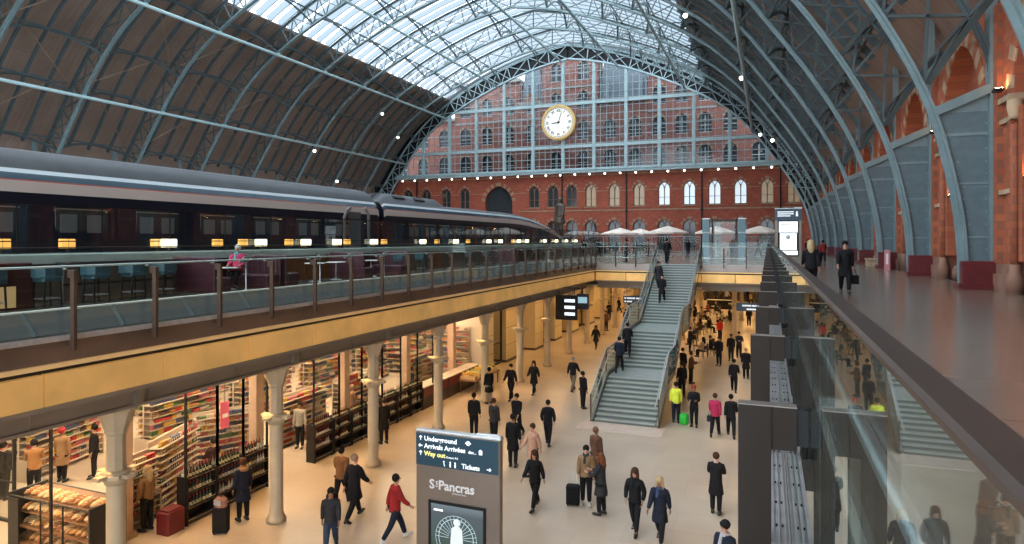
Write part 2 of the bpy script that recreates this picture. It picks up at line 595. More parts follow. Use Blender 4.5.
for ch in rib0.children:
    if ch.name.split('.')[0] in ('lattice', 'lower_chord', 'upper_chord'):
        ch.material_slots[0].link = 'OBJECT'; ch.material_slots[0].material = mat('end_arch_paint', (0.30, 0.40, 0.43), 0.45)
# ---- intermediate rafters, three to a bay
def make_rafter(P_):
    t = MB()
    t.sweep([(x-AX, 0, z-DECK+0.05) for x, z in P_ if z > ZC+9 and abs(x-AX) > GH-0.5], 0.18, 0.34)
    return t.build('roof_rafter', STEEL)
rafs = [[make_rafter(OUR), True, 'promenade'], [make_rafter(OUL), True, 'train']]
for k in range(0, 12):
    for q, wd in ((1, 'screen-side one'), (2, 'middle'), (3, 'camera-side one')):
        yy = RIBS[k] - BAY*q/4
        if yy < 8: continue
        for rf in rafs:
            o = rf[0] if rf[1] else rf[0].copy()
            if not rf[1]: col.objects.link(o)
            rf[1] = False
            o.location = (AX, yy, DECK)
            bn_ = 'the bay touching the clock screen' if k == 0 else 'the %s bay from the clock screen' % ORD[k+1]
            tag(o, 'slender rafter over the %s side, %s in %s' % (rf[2], wd.replace('middle', 'middle one'), bn_), 'rafter', 'slender rafters between the roof ribs')

# ---- purlins with an arched lower edge from rib to rib
def pnt(side, half):
    s = 1 if side == 'r' else -1
    zi = arc_at(side, half, 'i'); zo = arc_at(side, half, 'o')
    return s, zi, zo
PURL = [36.2, 33.9, 31.0, 27.4, 22.2, 17.0, 11.2, 5.4]
def out_point(half, side):
    """matching outer point along the rib's normal: index-matched profiles"""
    ii = INR if side == 'r' else INL; oo = OUR if side == 'r' else OUL
    k = min(range(len(ii)), key=lambda q: abs(abs(ii[q][0]-AX)-half) + (0 if ii[q][1] > ZC+4.5 else 9))
    return ii[k], oo[k]
for side in 'rl':
    for j, half in enumerate(PURL):
        (xi, zi), (xo, zo) = out_point(half, side)
        b = MB()
        ys = [y for y in RIBS if y > 5]
        for ya, yb in zip(ys, ys[1:]):
            pts = []
            for q in range(9):
                t = q/8; w = (2*t-1)**2*0.8+0.10
                pts.append((xo+(xi-xo)*w, ya+(yb-ya)*t, zo+(zi-zo)*w))
            nrm = Vector((xi-xo, 0, zi-zo)).normalized()
            side_v = nrm.cross(Vector((0, 1, 0)))
            b.sweep(pts, 0.20, 0.16, up=side_v)
            for q in (0, 1, 7, 8):
                p = pts[q]; b.bar(p, (xo, p[1], zo), 0.06)
        b.bar((xo, ys[0], zo), (xo, ys[-1], zo), 0.14, 0.14)
        where = 'above the clear right wall' if side == 'r' else 'above the parked train side'
        o = b.build('roof_purlin', STEEL, loc=(xo, 50, zo))
        tag(o, 'long arched purlin over the %s side, %s upward from the wall' % ('promenade' if side == 'r' else 'train', ORD[j+1]), 'purlin', 'arched purlins running along the roof')
# ---- straight tubes running the length of the roof under the ribs
TUBES = [(-30.6, 'low over the train'), (-22.4, 'at the glazing edge on the train side'), (-12.5, 'midway up the glazing on the train side'), (-1.0, 'just under the crown of the roof'),
         (8.5, 'on the promenade side of the crown'), (19.0, 'at the glazing edge on the promenade side'), (28.8, 'low over the brick promenade')]
TUBEM = mat('pale_tube_paint', (0.36, 0.50, 0.52), 0.4)
for hx, lab in TUBES:
    s = 'r' if hx > 0 else 'l'
    z = arc_at(s, abs(hx), 'i') - 0.22
    b = MB(); b.tube([(AX+hx, 6, z), (AX+hx, YE-0.5, z)], 0.17, 10)
    for yy in RIBS[1:-3]: b.cbox(AX+hx, yy, z+0.16, 0.4, 0.3, 0.14)
    o = b.build('roof_tube', TUBEM, loc=(AX+hx, 50, z))
    tag(o, 'long straight pale blue tube running the roof %s' % lab, 'roof tube', 'straight tubes running under the roof ribs')

# timber wind braces
b0 = None
WB = mat('brown_brace', (0.22, 0.15, 0.10), 0.7)
nb = 0
for k in range(3, 11):
    for j in (1, 2, 3):
        h0, h1 = PURL[j], PURL[j+1]
        (xa, za), (xao, zao) = out_point(h0, 'l'); (xb, zb), (xbo, zbo) = out_point(h1, 'l')
        ya, yb = (RIBS[k], RIBS[k]-BAY*0.75) if (j+k) % 2 else (RIBS[k]-BAY*0.9, RIBS[k]-BAY*0.25)
        pa = Vector((xao*.9+xa*.1, ya-0.4, zao*.9+za*.1)); pb = Vector((xbo*.9+xb*.1, yb, zbo*.9+zb*.1))
        m = MB(); m.bar(pa-pa, pb-pa, 0.12, 0.08)
        o = m.build('wind_brace', WB); o.location = pa
        tag(o, 'thin brown diagonal brace, %s bay from the clock screen, %s row above the train' % (ORD[k+1], ORD[j]), 'brace', 'brown diagonal braces under the roof boards')

# ---- arched openings in walls
def arch_pts(w, spring, k=1.35, n=8):
    """right half of a pointed arch from (w, spring) to the apex (0, top)"""
    R = 2*w*k/1.35*0.75 if k != 1 else w
    R = w*k
    cx = w - R
    a1 = math.acos(min(1, (0-cx)/R))
    return [(cx+R*math.cos(a1*i/n), spring+R*math.sin(a1*i/n)) for i in range(n+1)]

def arch_open(mb, u0, u1, v0, v1, uc, w, sill, spring, fn, depth, k=1.35, n=8):
    """wall panel u0..u1 x v0..v1 with a pointed opening; fn(u, v, t) gives the point, t is depth into the wall"""
    rp = arch_pts(w, spring, k, n)
    R = [(uc+a, z) for a, z in rp]; Lf = [(uc-a, z) for a, z in rp]
    def q(a, b_, c, d): mb.add([fn(*a, 0), fn(*b_, 0), fn(*c, 0), fn(*d, 0)], [(0, 1, 2, 3)])
    q((u0, v0), (uc-w, v0), (uc-w, spring), (u0, spring))
    q((uc+w, v0), (u1, v0), (u1, spring), (uc+w, spring))
    if sill > v0: q((uc-w, v0), (uc+w, v0), (uc+w, sill), (uc-w, sill))
    q((u0, spring), (uc-w, spring), (uc-w, v1), (u0, v1))
    q((uc+w, spring), (u1, spring), (u1, v1), (uc+w, v1))
    for arr in (R, Lf):
        for a, c in zip(arr, arr[1:]):
            if arr is R: q((c[0], c[1]), (a[0], a[1]), (a[0], v1), (c[0], v1))
            else: q((a[0], a[1]), (c[0], c[1]), (c[0], v1), (a[0], v1))
    ring = [(uc-w, sill)] + Lf + R[::-1][1:] + [(uc+w, sill)]
    for a, c in zip(ring, ring[1:]):
        mb.add([fn(*a, 0), fn(*c, 0), fn(*c, depth), fn(*a, depth)], [(0, 1, 2, 3)])
    mb.add([fn(uc-w, sill, 0), fn(uc+w, sill, 0), fn(uc+w, sill, depth), fn(uc-w, sill, depth)], [(0, 1, 2, 3)])
    return ring

def voussoirs(mb, uc, w, spring, fn, k, thick, n, proud=0.05, alt=(0, 1)):
    """wedge stones in two colours around a pointed arch"""
    rp = arch_pts(w, spring, k, n); ro = arch_pts(w+thick, spring, (w*k+thick)/(w+thick), n)
    for sgn in (1, -1):
        for i in range(n):
            mb.m = alt[i % 2]
            poly = [(uc+sgn*rp[i][0], rp[i][1]), (uc+sgn*ro[i][0], ro[i][1]), (uc+sgn*ro[i+1][0], ro[i+1][1]), (uc+sgn*rp[i+1][0], rp[i+1][1])]
            mb.prism(poly, fn, -proud, 0.1)
    mb.m = 0

def gothic_pane(mb, uc, w, sill, spring, k, fn, t0, t1, n=6):
    rp = arch_pts(w, spring, k, n)
    poly = [(uc-w, sill), (uc+w, sill)] + [(uc+a, z) for a, z in rp] + [(uc-a, z) for a, z in rp[::-1][1:]]
    mb.prism(poly, fn, t0, t1)

# ---- right brick wall, bay by bay
def make_right_bay():
    t = thing('wall_right', None, None, (WR, 0, DECK)); t['kind'] = 'structure'
    H = BAY/2
    f = lambda u, v, d: (d, u, v)          # u along Y, v up, d into the wall (+X)
    b = MB()
    arch_open(b, -H, H, 0, 9.3, 0, 2.75, 0, 5.9, f, 0.7, 1.25, 10)
    # inner recessed wall with a smaller arch
    g = lambda u, v, d: (d+0.7, u, v)
    arch_open(b, -2.75, 2.75, 0, 9.3, 0, 1.45, 0.0, 3.2, g, 0.6, 1.2, 8)
    b.box(0, 1.4, -H, H, 9.3, 9.6)
    for s in (-1, 1):                       # brick shafts on the pier edge and flat buttress behind the rib
        b.box(-0.16, 0.1, s*(H-0.02)-0.6*(s > 0), s*(H-0.02)+0.6*(s < 0), 0.9, 9.3)
        b.box(-0.08, 0.1, s*2.95-0.14, s*2.95+0.14, 1.2, 5.6)
        b.lathe(-0.02, s*2.6, [(.125, .9), (.125, 5.2)], 8)
        b.box(0.0, 0.5, s*2.2-0.16, s*2.2+0.16, 1.0, 5.7)
    b.build('brick_face', BRICK, t)
    b = MB()                                # sandstone: bands, capitals, bases
    for s in (-1, 1):
        a, c = sorted((s*2.72, s*(H-0.1)))
        b.box(-0.14, 0.3, a, c, 6.0, 6.18); b.box(-0.10, 0.3, a, c, 5.35, 5.5); b.box(-0.12, 0.3, a, c, 3.1, 3.25)
        b.m = 1; b.box(-0.20, 0.35, a, c, 0, 0.55); b.box(-0.12, 0.35, a, c, 0.55, 0.9)
        b.lathe(0.35, s*1.75, [(.24, 0), (.24, .4), (.17, .55), (.12, .6)], 8); b.lathe(0.35, s*1.75, [(.12, 2.7), (.2, 2.85), (.26, 3.15), (.26, 3.25)], 8)
        b.lathe(-0.02, s*2.6, [(.24, 0), (.24, .5), (.15, .7), (.15, .9)], 8); b.m = 0; b.lathe(-0.02, s*2.6, [(.13, 5.35), (.16, 5.45), (.21, 5.7), (.21, 5.95)], 8)
    b.box(0.2, 0.72, -2.75, 2.75, 5.72, 5.9) if False else None
    b.build('stone_dressing', [STONE, PLINTH], t)
    b = MB(); voussoirs(b, 0, 2.75, 5.95, f, 1.25, 0.62, 12, 0.04)
    voussoirs(b, 0, 1.45, 3.25, lambda u, v, d: (d+0.7, u, v), 1.2, 0.35, 9, 0.04)
    b.build('striped_arch', [BRICK, STONE], t)
    b = MB(); g2 = lambda u, v, d: (d+1.25, u, v)
    b.box(1.3, 1.35, -1.5, 1.5, 0, 6); b.build('dark_glazing', mat('dark_glass', (0.02, 0.022, 0.022), 0.12), t)
    b = MB()
    for u in (-0.72, 0, 0.72): b.box(1.22, 1.3, u-.05, u+.05, 0, 5.2)
    for v in (1.1, 2.4, 3.3): b.box(1.22, 1.3, -1.45, 1.45, v-.05, v+.05)
    b.box(1.2, 1.3, -1.45, -1.3, 0, 4.4); b.box(1.2, 1.3, 1.3, 1.45, 0, 4.4)
    b.build('door_frame', mat('dark_joinery', (0.06, 0.035, 0.022), 0.5), t)
    return t
bay0 = make_right_bay()
for k in range(0, 13):
    yc = RIBS[k] - BAY/2
    if k == 0: bay0.location = (WR, yc, DECK)
    else:
        dup(bay0, (WR, yc, DECK))
# left wall
b = MB(); b.box(WL-0.6, WL, YB, YE+2, DECK-0.2, ZC+8.2)
for k in range(0, 13):
    b.box(WL, WL+0.25, RIBS[k]-1.0, RIBS[k]+1.0, DECK, ZC+8)
struct(b.build('wall_left', BRICK))

# ---- decks, floors
TERR = mat('deck_terrazzo', (0.20, 0.165, 0.14), 0.26, var=0.22, vscale=0.8)
def slab_floor(name, c1, c2, mortar, rough, bw, rh, ms=0.006):
    m = brick_mat(name, c1, c2, mortar, 1.0, 'xy', rh, bw, ms)
    nt = m.node_tree
    nt.nodes['Principled BSDF'].inputs['Roughness'].default_value = rough
    return m
LOWF = slab_floor('polished_pale_floor', (0.58, 0.485, 0.38), (0.54, 0.45, 0.35), (0.44, 0.36, 0.28), 0.28, 2.4, 1.2)
DECKF = slab_floor('deck_slabs', (0.27, 0.195, 0.15), (0.24, 0.175, 0.135), (0.14, 0.10, 0.08), 0.2, 3.6, 2.4, 0.008)
PLATF = mat('platform_concrete', (0.30, 0.30, 0.29), 0.6, var=0.15, vscale=0.7)
XL, XG = -11.5, 0.13                             # edges of the opening
YV = 45.6                                        # far end of the opening
b = MB(); b.box(-34, 20, -14, 92, -0.4, 0.0); struct(b.build('floor', LOWF))
b = MB()
b.box(XG+0.05, WR+2, -14, YV, DECK-0.35, DECK)
b.box(WL, WR+2, 76, YE+8, DECK-0.35, DECK)
b.box(-18.1, WR+2, YV+0.05, 76, DECK-0.35, DECK)
struct(b.build('floor', DECKF)); b = MB(); b.box(-18.1, XL-0.05, -14, YV, DECK-0.35, DECK); struct(b.build('floor', mat('terrace_floor', (0.040, 0.038, 0.035), 0.8, var=0.15, spec=0.06)))
PZ = 7.2
b = MB(); b.box(-20.3, -18.1, -14, 76, DECK-0.35, PZ); b.box(WL, -23.9, -14, 76, DECK-0.35, PZ); b.box(-23.9, -20.3, -14, 76, DECK-0.8, DECK-0.35)
struct(b.build('floor', PLATF))
# steps from the platforms to the promenade
b = MB()
for i in range(6): b.box(WL, -18.1, 76+0.35*i, 76+0.35*(i+1), DECK, PZ-(i+1)*1.0/7)
struct(b.build('trim_2', PLATF))

# ceiling of the lower level (underside of the decks)
SOFF = mat('pale_soffit', (0.62, 0.54, 0.42), 0.7)
b = MB()
b.box(-34, -12.3, -14, YV+46, 4.44, 4.6)
b.box(XG+0.7, 20, -14, YV+46, 4.44, 4.6)
b.box(-12.3, XG+0.7, YV+0.75, YV+46, 4.44, 4.6)
struct(b.build('ceiling', SOFF))
b = MB()
b.box(8, 8.3, -14, 92, 0, 4.6); struct(b.build('wall_right', CREAM))
b = MB(); b.box(-34, 20, 91.7, 92, 0, 5.9); struct(b.build('wall_back', CREAM))
b = MB(); b.box(-34.3, -34, -14, 92, 0, 5.9); struct(b.build('wall_left', CREAM))

# ---- edge of the decks: fascia, gold panels, beam
GOLD = mat('gold_panel', (0.60, 0.34, 0.12), 0.38, 0.5, var=0.28, vscale=0.7, emit=(1.0, 0.58, 0.18), estr=0.26)  # uplight on the panels put in as an even glow
GOLD_S = mat('gold_strip', (0.66, 0.47, 0.22), 0.4, 0.3, var=0.1, vscale=1.5, emit=(1.0, 0.58, 0.26), estr=0.22)  # same uplight put into the strip as glow
BEAM = mat('taupe_beam', (0.24, 0.19, 0.145), 0.5, 0.1, var=0.1, vscale=1)
FASC = mat('bronze_fascia', (0.16, 0.105, 0.078), 0.34, 0.25, var=0.22, vscale=0.7)
FASC_P = mat('pale_fascia', (0.34, 0.29, 0.26), 0.4, 0.4, var=0.1, vscale=0.7)
def deck_edge(name, p0, p1, inward, label, pale=False, joints=2.4):
    """p0->p1 along the edge; inward = unit vector from the opening into the deck"""
    t = thing(name, None, None, (p0[0], p0[1], DECK), 0, None)
    t['kind'] = 'structure'
    P0 = Vector((*p0, 0)); P1 = Vector((*p1, 0)); D = (P1-P0); L = D.length; D.normalize(); I = Vector((*inward, 0))
    def slab(mb, a, bq, i0, i1, z0, z1):
        vs = []
        for zz in (z0-DECK, z1-DECK):
            for (s, i) in ((a, i0), (bq, i0), (bq, i1), (a, i1)):
                q = D*s + I*i; vs.append((q.x, q.y, zz))
        fs = [(0,3,2,1),(4,5,6,7),(0,1,5,4),(1,2,6,5),(2,3,7,6),(3,0,4,7)]
        if D.cross(I).z < 0: fs = [f[::-1] for f in fs]
        mb.add(vs, fs)
    b = MB(); slab(b, 0, L, 0.0, 0.25, 5.72, 6.19); b.build('fascia', FASC_P if pale else FASC, t)
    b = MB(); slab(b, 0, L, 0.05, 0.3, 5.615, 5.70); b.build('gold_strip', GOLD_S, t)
    n = max(1, round(L/joints))
    b = MB()
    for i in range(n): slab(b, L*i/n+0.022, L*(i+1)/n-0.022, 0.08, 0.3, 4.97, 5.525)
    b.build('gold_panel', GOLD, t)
    b = MB(); slab(b, 0, L, 0.12, 0.75, 4.87, 4.96); slab(b, 0, L, 0.25, 0.7, 4.96, 5.71); slab(b, 0, L, 0.72, 0.9, 4.44, 5.0); slab(b, 0, L, 0.66, 0.95, 4.40, 4.46)
    for i in range(int(L/2.4)+1): slab(b, i*2.4, i*2.4+0.03, 0.70, 0.75, 4.44, 4.95)
    b.build('edge_beam', BEAM, t)
    b = MB(); slab(b, 0, L, 0.21, 0.245, 4.97, 5.715); b.build('shadow_gap', DARK, t)  # dark slab paints the shade inside the gap and seams
    return t
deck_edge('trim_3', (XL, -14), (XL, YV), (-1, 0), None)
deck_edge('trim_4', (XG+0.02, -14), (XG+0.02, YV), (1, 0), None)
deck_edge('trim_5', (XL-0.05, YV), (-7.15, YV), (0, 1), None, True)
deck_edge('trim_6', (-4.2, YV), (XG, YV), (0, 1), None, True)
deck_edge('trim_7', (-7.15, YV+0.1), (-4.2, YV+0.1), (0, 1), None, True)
# ================================================================ END WALL, CLOCK SCREEN, HOTEL
YW = YE + 0.9
fE = lambda u, v, d: (u, YW+d, v)
SILLZ, ZB = 13.4, 19.3
WINX = [-66.0, -62.2, -58.4, -54.3, -50.6, 'A', -37.4, -34.0, -30.7, -27.4, -23.45, -19.4, -15.4, -11.5, -7.7, -3.9, -0.1, 3.6]
cx = [(-44.0 if c == 'A' else c) for c in WINX]
b = MB(); st = MB(); vs_ = MB()
edges = [WL] + [(-47.6 if cx[i+1] == -44.0 else -40.2 if cx[i] == -44.0 else (cx[i]+cx[i+1])/2) for i in range(len(cx)-1)] + [WR+0.2]
for i, c in enumerate(cx):
    u0, u1 = edges[i], edges[i+1]
    if WINX[i] == 'A':
        arch_open(b, u0, u1, DECK, ZB, c, 2.6, DECK, 14.2, fE, 0.9, 1.2, 10)
        voussoirs(vs_, c, 2.6, 14.2, fE, 1.2, 0.7, 10)
    else:
        arch_open(b, u0, u1, DECK, 12.6, c, 1.0, DECK, 10.0, fE, 0.6, 1.15, 6)
        arch_open(b, u0, u1, 12.6, ZB, c, 0.92, SILLZ, 16.0, fE, 0.45, 1.3, 6)
        voussoirs(vs_, c, 1.0, 10.0, fE, 1.15, 0.45, 6)
        voussoirs(vs_, c, 0.92, 16.0, fE, 1.3, 0.38, 6)
for z, h in ((12.65, 0.22), (18.6, 0.18), (15.9, 0.12)):
    for i in range(len(cx)):
        if z == 15.9:
            st.box(edges[i], cx[i]-(2.6 if WINX[i] == 'A' else .95), YW-0.05, YW+0.1, z, z+h); st.box(cx[i]+(2.6 if WINX[i] == 'A' else .95), edges[i+1], YW-0.05, YW+0.1, z, z+h)
        elif not (WINX[i] == 'A' and z < 17):
            st.box(edges[i], edges[i+1], YW-0.09, YW+0.1, z, z+h)
for i, c in enumerate(cx):
    if WINX[i] != 'A': st.box(c-1.1, c+1.1, YW-0.12, YW+0.2, SILLZ-0.16, SILLZ)
w = thing('wall_back', None, None, (AX, YW, DECK)); struct(w)
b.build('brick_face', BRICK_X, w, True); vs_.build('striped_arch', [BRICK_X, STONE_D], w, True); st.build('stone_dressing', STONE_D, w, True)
b = MB()
for i in range(len(cx)-1):
    if i % 3 == 1 and WINX[i] != 'A' and WINX[i+1] != 'A':
        b.box(edges[i+1]-0.1, edges[i+1]+0.1, YW-0.2, YW, DECK, ZB)
        b.box(edges[i+1]-0.16, edges[i+1]+0.16, YW-0.26, YW, 12.4, 12.8)
b.build('drain_pipe', BLACK, w, True)
b = MB(); b.box(WL, WR+2, YW+1.6, YW+1.8, DECK, ZB-0.2); b.box(WL, WR+2, YW, YW+1.8, ZB-0.2, ZB); b.build('backing', DARK, w, True)

PANE_SKY = mat('sky_glow_pane', (0.5, 0.58, 0.62), 0.15, emit=(0.75, 0.88, 1.0), estr=0.55)  # sky brightness in the pane put in as glow
PANE_WARM = mat('warm_lit_pane', (0.20, 0.14, 0.08), 0.2, emit=(1.0, 0.70, 0.38), estr=0.16)
PANE_DARK = mat('dark_pane', (0.03, 0.035, 0.04), 0.08)
def gothic_window(name, w_, sill, spring, k, pane):
    t = thing(name, None, None); struct(t)
    f = lambda u, v, d: (u, d, v)
    b = MB()
    hw = w_/2
    ring = [(hw*2, sill)] + [(a, z) for a, z in arch_pts(w_, spring, k, 6)]
    for sgn in (1, -1):
        pts = [(sgn*w_*0.96, 0, sill)] + [(sgn*a*0.96, 0, z-0.03) for a, z in arch_pts(w_, spring, k, 6)]
        b.sweep(pts, 0.2, 0.14)
    b.box(-0.07, 0.07, -.1, .1, sill, spring+w_*0.5)
    b.box(-w_, w_, -.1, .1, sill, sill+0.12)
    for sgn in (1, -1):
        b.sweep([(sgn*(hw+a*0.5-0.0), 0, z) for a, z in arch_pts(w_*0.92, spring-0.1, 1.2, 5)], 0.14, 0.09)
        b.sweep([(sgn*(hw-a*0.5), 0, z) for a, z in arch_pts(w_*0.92, spring-0.1, 1.2, 5)], 0.14, 0.09)
        b.box(sgn*hw-hw*.9, sgn*hw+hw*.9, -.05, .05, (sill+spring)/2-.03, (sill+spring)/2+.03)
    b.build('window_frame', mat('dark_window_stone', (0.17, 0.10, 0.065), .8), t)
    b = MB(); gothic_pane(b, 0, w_*0.97, sill, spring, k, f, 0.05, 0.09)
    b.build('pane', pane, t)
    return t
protos = {}
for kind, pane in (('sky', PANE_SKY), ('warm', PANE_WARM), ('dark', PANE_DARK)):
    protos[kind] = [gothic_window('window_1', 0.92, SILLZ, 16.0, 1.3, pane), False]
protos['low'] = [gothic_window('window_2', 1.0, DECK, 10.0, 1.15, PANE_DARK), False]
KIND = {-23.45: 'warm', -19.4: 'warm', -15.4: 'sky', -11.5: 'sky', -7.7: 'sky', -3.9: 'sky', -0.1: 'warm', 3.6: 'warm', -27.4: 'warm'}
def place_w(kind, x, y, z=0):
    p = protos[kind]
    if not p[1]:
        p[0].location = (x, y, z); p[1] = True
    else: dup(p[0], (x, y, z))
for i, c in enumerate(cx):
    if WINX[i] == 'A': continue
    place_w(KIND.get(c, 'dark'), c, YW+0.28)
    place_w('low', c, YW+0.4)
b = MB(); gothic_pane(b, -44, 2.6, DECK, 14.2, 1.2, fE, 0.7, 0.8); struct(b.build('door_1', PANE_DARK))

# ---- glazed gable screen
w = thing('window_3', None, None, (AX, YE, ZB)); struct(w)
def intr(x):
    h = abs(x-AX); return arc_at('r' if x > AX else 'l', h, 'i')
MULX = [-31.9+5.3*k for k in range(-6, 7)]
for x in MULX:
    b = MB(); zt = intr(x)+0.1
    b.box(x-0.22, x+0.22, YE-0.35, YE+0.25, ZB, zt); b.box(x-0.30, x+0.30, YE-0.12, YE-0.02, ZB, zt)
    for q in range(int((zt-ZB)/0.9)): b.box(x-0.26, x+0.26, YE-0.40, YE-0.3, ZB+q*0.9, ZB+q*0.9+0.3)
    b.build('mullion', STEEL_P, w, True)
def half_at(z):
    for (x0, z0), (x1, z1) in zip(INR, INR[1:]):
        if z0 <= z <= z1: return abs((x0+(x1-x0)*(z-z0)/(z1-z0))-AX)
    return 0
for z, h in ((23.4, 0.5), (30.5, 0.5)):
    hw = half_at(z)
    b = MB(); b.box(AX-hw, AX+hw, YE-0.3, YE+0.2, z-h/2, z+h/2); b.build('transom', STEEL_P, w, True)
hw = half_at(ZB)+0.6
b = MB(); b.box(AX-hw, AX+hw, YE-0.7, YE+0.3, ZB-0.35, ZB+0.05); b.box(AX-hw, AX+hw, YE-0.85, YE+0.3, ZB+0.05, ZB+0.2); b.box(AX-hw, AX+hw, YE-0.1, YE+0.1, ZB+0.2, ZB+0.5)
b.build('bottom_beam', STEEL_P, w, True)
b = MB()
BARW = mat('glazing_bar_paint', (0.27, 0.33, 0.35), 0.5)
xx = AX-32
x = MULX[0]-5.3
while x < AX+33:
    for q in range(1, 5):
        xb = x+5.3*q/5
        if abs(xb-AX) < half_at(ZB+.4)-0.3: b.box(xb-0.035, xb+0.035, YE-0.06, YE+0.06, ZB, intr(xb))
    x += 5.3
z = ZB+1.0
while z < 38:
    hw = half_at(z)
    b.box(AX-hw, AX+hw, YE-0.05, YE+0.05, z-0.04, z+0.04); z += 1.18
b.build('glazing_bars', BARW, w, True)
b = MB(); poly = [(x, z) for x, z in INR if z > ZB] + [(x, z) for x, z in INL[::-1] if z > ZB]
b.add([(x, YE+0.02, z) for x, z in poly], [tuple(range(len(poly)))])
b.build('pane', GLASS_G, w, True)
b = MB()
ii = INR+INL[::-1][1:]; oo = OUR+OUL[::-1][1:]
for i in range(len(ii)-1):
    if min(ii[i][1], ii[i+1][1]) > 9:
        b.add([(ii[i][0], YE+0.1, ii[i][1]), (AX+(oo[i][0]-AX)*1.06, YE+0.1, oo[i][1]+.5), (AX+(oo[i+1][0]-AX)*1.06, YE+0.1, oo[i+1][1]+.5), (ii[i+1][0], YE+0.1, ii[i+1][1])], [(0, 1, 2, 3)])
b.build('gable_panel', BLACK, w, True)

# ---- clock
CX, CZ, CRAD = -32.4, 27.4, 2.55
t = thing('station_clock', 'large round white station clock with gold rim hanging on the glazed gable screen', 'clock', (CX, YE-1.0, CZ))
def disc(mb, r0, r1, y0, y1, n=48):
    vs = []
    for (r, y) in ((r0, y0), (r1, y0), (r1, y1), (r0, y1)):
        for k in range(n):
            a = 2*PI*k/n; vs.append((r*math.sin(a), y, r*math.cos(a)))
    fs = []
    for q in range(4):
        for k in range(n):
            a = q*n; c = ((q+1) % 4)*n
            fs.append((a+k, a+(k+1) % n, c+(k+1) % n, c+k))
    mb.add(vs, fs)
b = MB(); disc(b, 0.0001, CRAD, -0.1, 0.35); b.build('dial', mat('clock_dial', (0.86, 0.83, 0.74), 0.5, emit=(1, .95, .82), estr=0.12), t)
b = MB(); disc(b, CRAD, CRAD+0.30, -0.25, 0.4); disc(b, CRAD+0.3, CRAD+0.42, -0.1, 0.4); b.build('rim', mat('gilt', (0.52, 0.33, 0.12), 0.35, 0.6), t)
b = MB(); disc(b, CRAD*0.93, CRAD*0.95, -0.13, -0.1)
for k in range(60):
    a = 2*PI*k/60; s, c = math.sin(a), math.cos(a); r = CRAD*(0.90)
    b.bar((r*s, -0.12, r*c), (CRAD*0.94*s, -0.12, CRAD*0.94*c), 0.03 if k % 5 else 0.07, 0.02, (0, 1, 0))
b.build('minute_ring', BLACK, t)
ROM = ['XII', 'I', 'II', 'III', 'IV', 'V', 'VI', 'VII', 'VIII', 'IX', 'X', 'XI']
for k, rtx in enumerate(ROM):
    a = 2*PI*k/12; r = CRAD*0.76
    o = text_mesh(rtx, 0.62, 'numeral', BLACK, t, (0, 0, 0), (0, 0, 0), 0.01, 'CENTER', True)
    o.matrix_local = Matrix.Translation((r*math.sin(a), -0.12, r*math.cos(a))) @ Matrix.Rotation(a, 4, 'Y') @ Matrix.Rotation(PI/2, 4, 'X') @ Matrix.Translation((0, -0.2, 0))
def hand(nm, a, L, wd, yy):
    b = MB(); s, c = math.sin(a), math.cos(a)
    b.bar((-0.3*s, yy, -0.3*c), (L*0.8*s, yy, L*0.8*c), wd, 0.03, (0, 1, 0)); b.bar((L*0.8*s, yy, L*0.8*c), (L*s, yy, L*c), wd*0.5, 0.03, (0, 1, 0))
    b.build(nm, BLACK, t)
hand('minute_hand', math.radians(18), CRAD*0.8, 0.10, -0.16); hand('hour_hand', math.radians(262), CRAD*0.52, 0.15, -0.15)
b = MB(); disc(b, 0.001, 0.17, -0.2, -0.1, 16); b.build('hub', BLACK, t)

# ---- hotel front behind the screen
YH = YE + 10
fH = lambda u, v, d: (u, YH+d, v)
b = MB(); vo = MB(); st = MB()
SEG = [(-76, -57, 31.5), (-57, -43.5, 38), (-43.5, -39, 33.5), (-39, -28.5, 42), (-28.5, -19.5, 33.0), (-19.5, -8, 37.5), (-8, 14, 31.5)]
hw_spots = []
for (a, c, H) in SEG:
    n = max(1, round((c-a)/4.4)); wd = (c-a)/n
    zz = 14.0
    while zz < H-3:
        for i in range(n):
            u0 = a+i*wd; uc = u0+wd/2
            top = min(zz+5.4, H)
            arch_open(b, u0, u0+wd, zz, top, uc, 1.05, zz+1.3, zz+3.5, fH, 0.4, 1.2, 5)
            voussoirs(vo, uc, 1.05, zz+3.5, fH, 1.2, 0.35, 5)
            hw_spots.append((uc, zz+1.3))
        st.box(a, c, YH-0.12, YH+0.1, zz+0.0, zz+0.3); st.box(a, c, YH-0.06, YH+0.1, zz+3.3, zz+3.45)
        zz += 5.4
    b.box(a, c, YH+0.5, YH+4, 6, H)
    st.box(a-0.1, c+0.1, YH-0.3, YH+4, H-0.3, H+0.15)
w = thing('hotel_building', 'red brick hotel with arched windows seen through the glazed screen', 'building', (AX, YH, 6)); w['kind'] = 'structure'
b.build('brick_face', BRICK_F, w, True); vo.build('striped_arch', [BRICK_F, STONE], w, True); st.build('stone_dressing', mat('grey_stone', (0.42, 0.40, 0.37), 0.8, var=0.1), w, True)
b = MB()
SL = mat('slate', (0.22, 0.26, 0.30), 0.5, var=0.15)
for (a, c, H) in SEG:
    if 32 < H < 34:
        b.prism([(a, H), (c, H), (c-1, H+8), (a+1, H+8)], fH, 1.0, 5.0)
        for x in (a+1.5, (a+c)/2, c-1.5): b.box(x-0.5, x+0.5, YH+0.4, YH+1.4, H, H+3.4)
b.build('roof', SL, w, True)
p0 = None
HP = mat('hotel_pane', (0.05, 0.06, 0.075), 0.15, spec=.3)
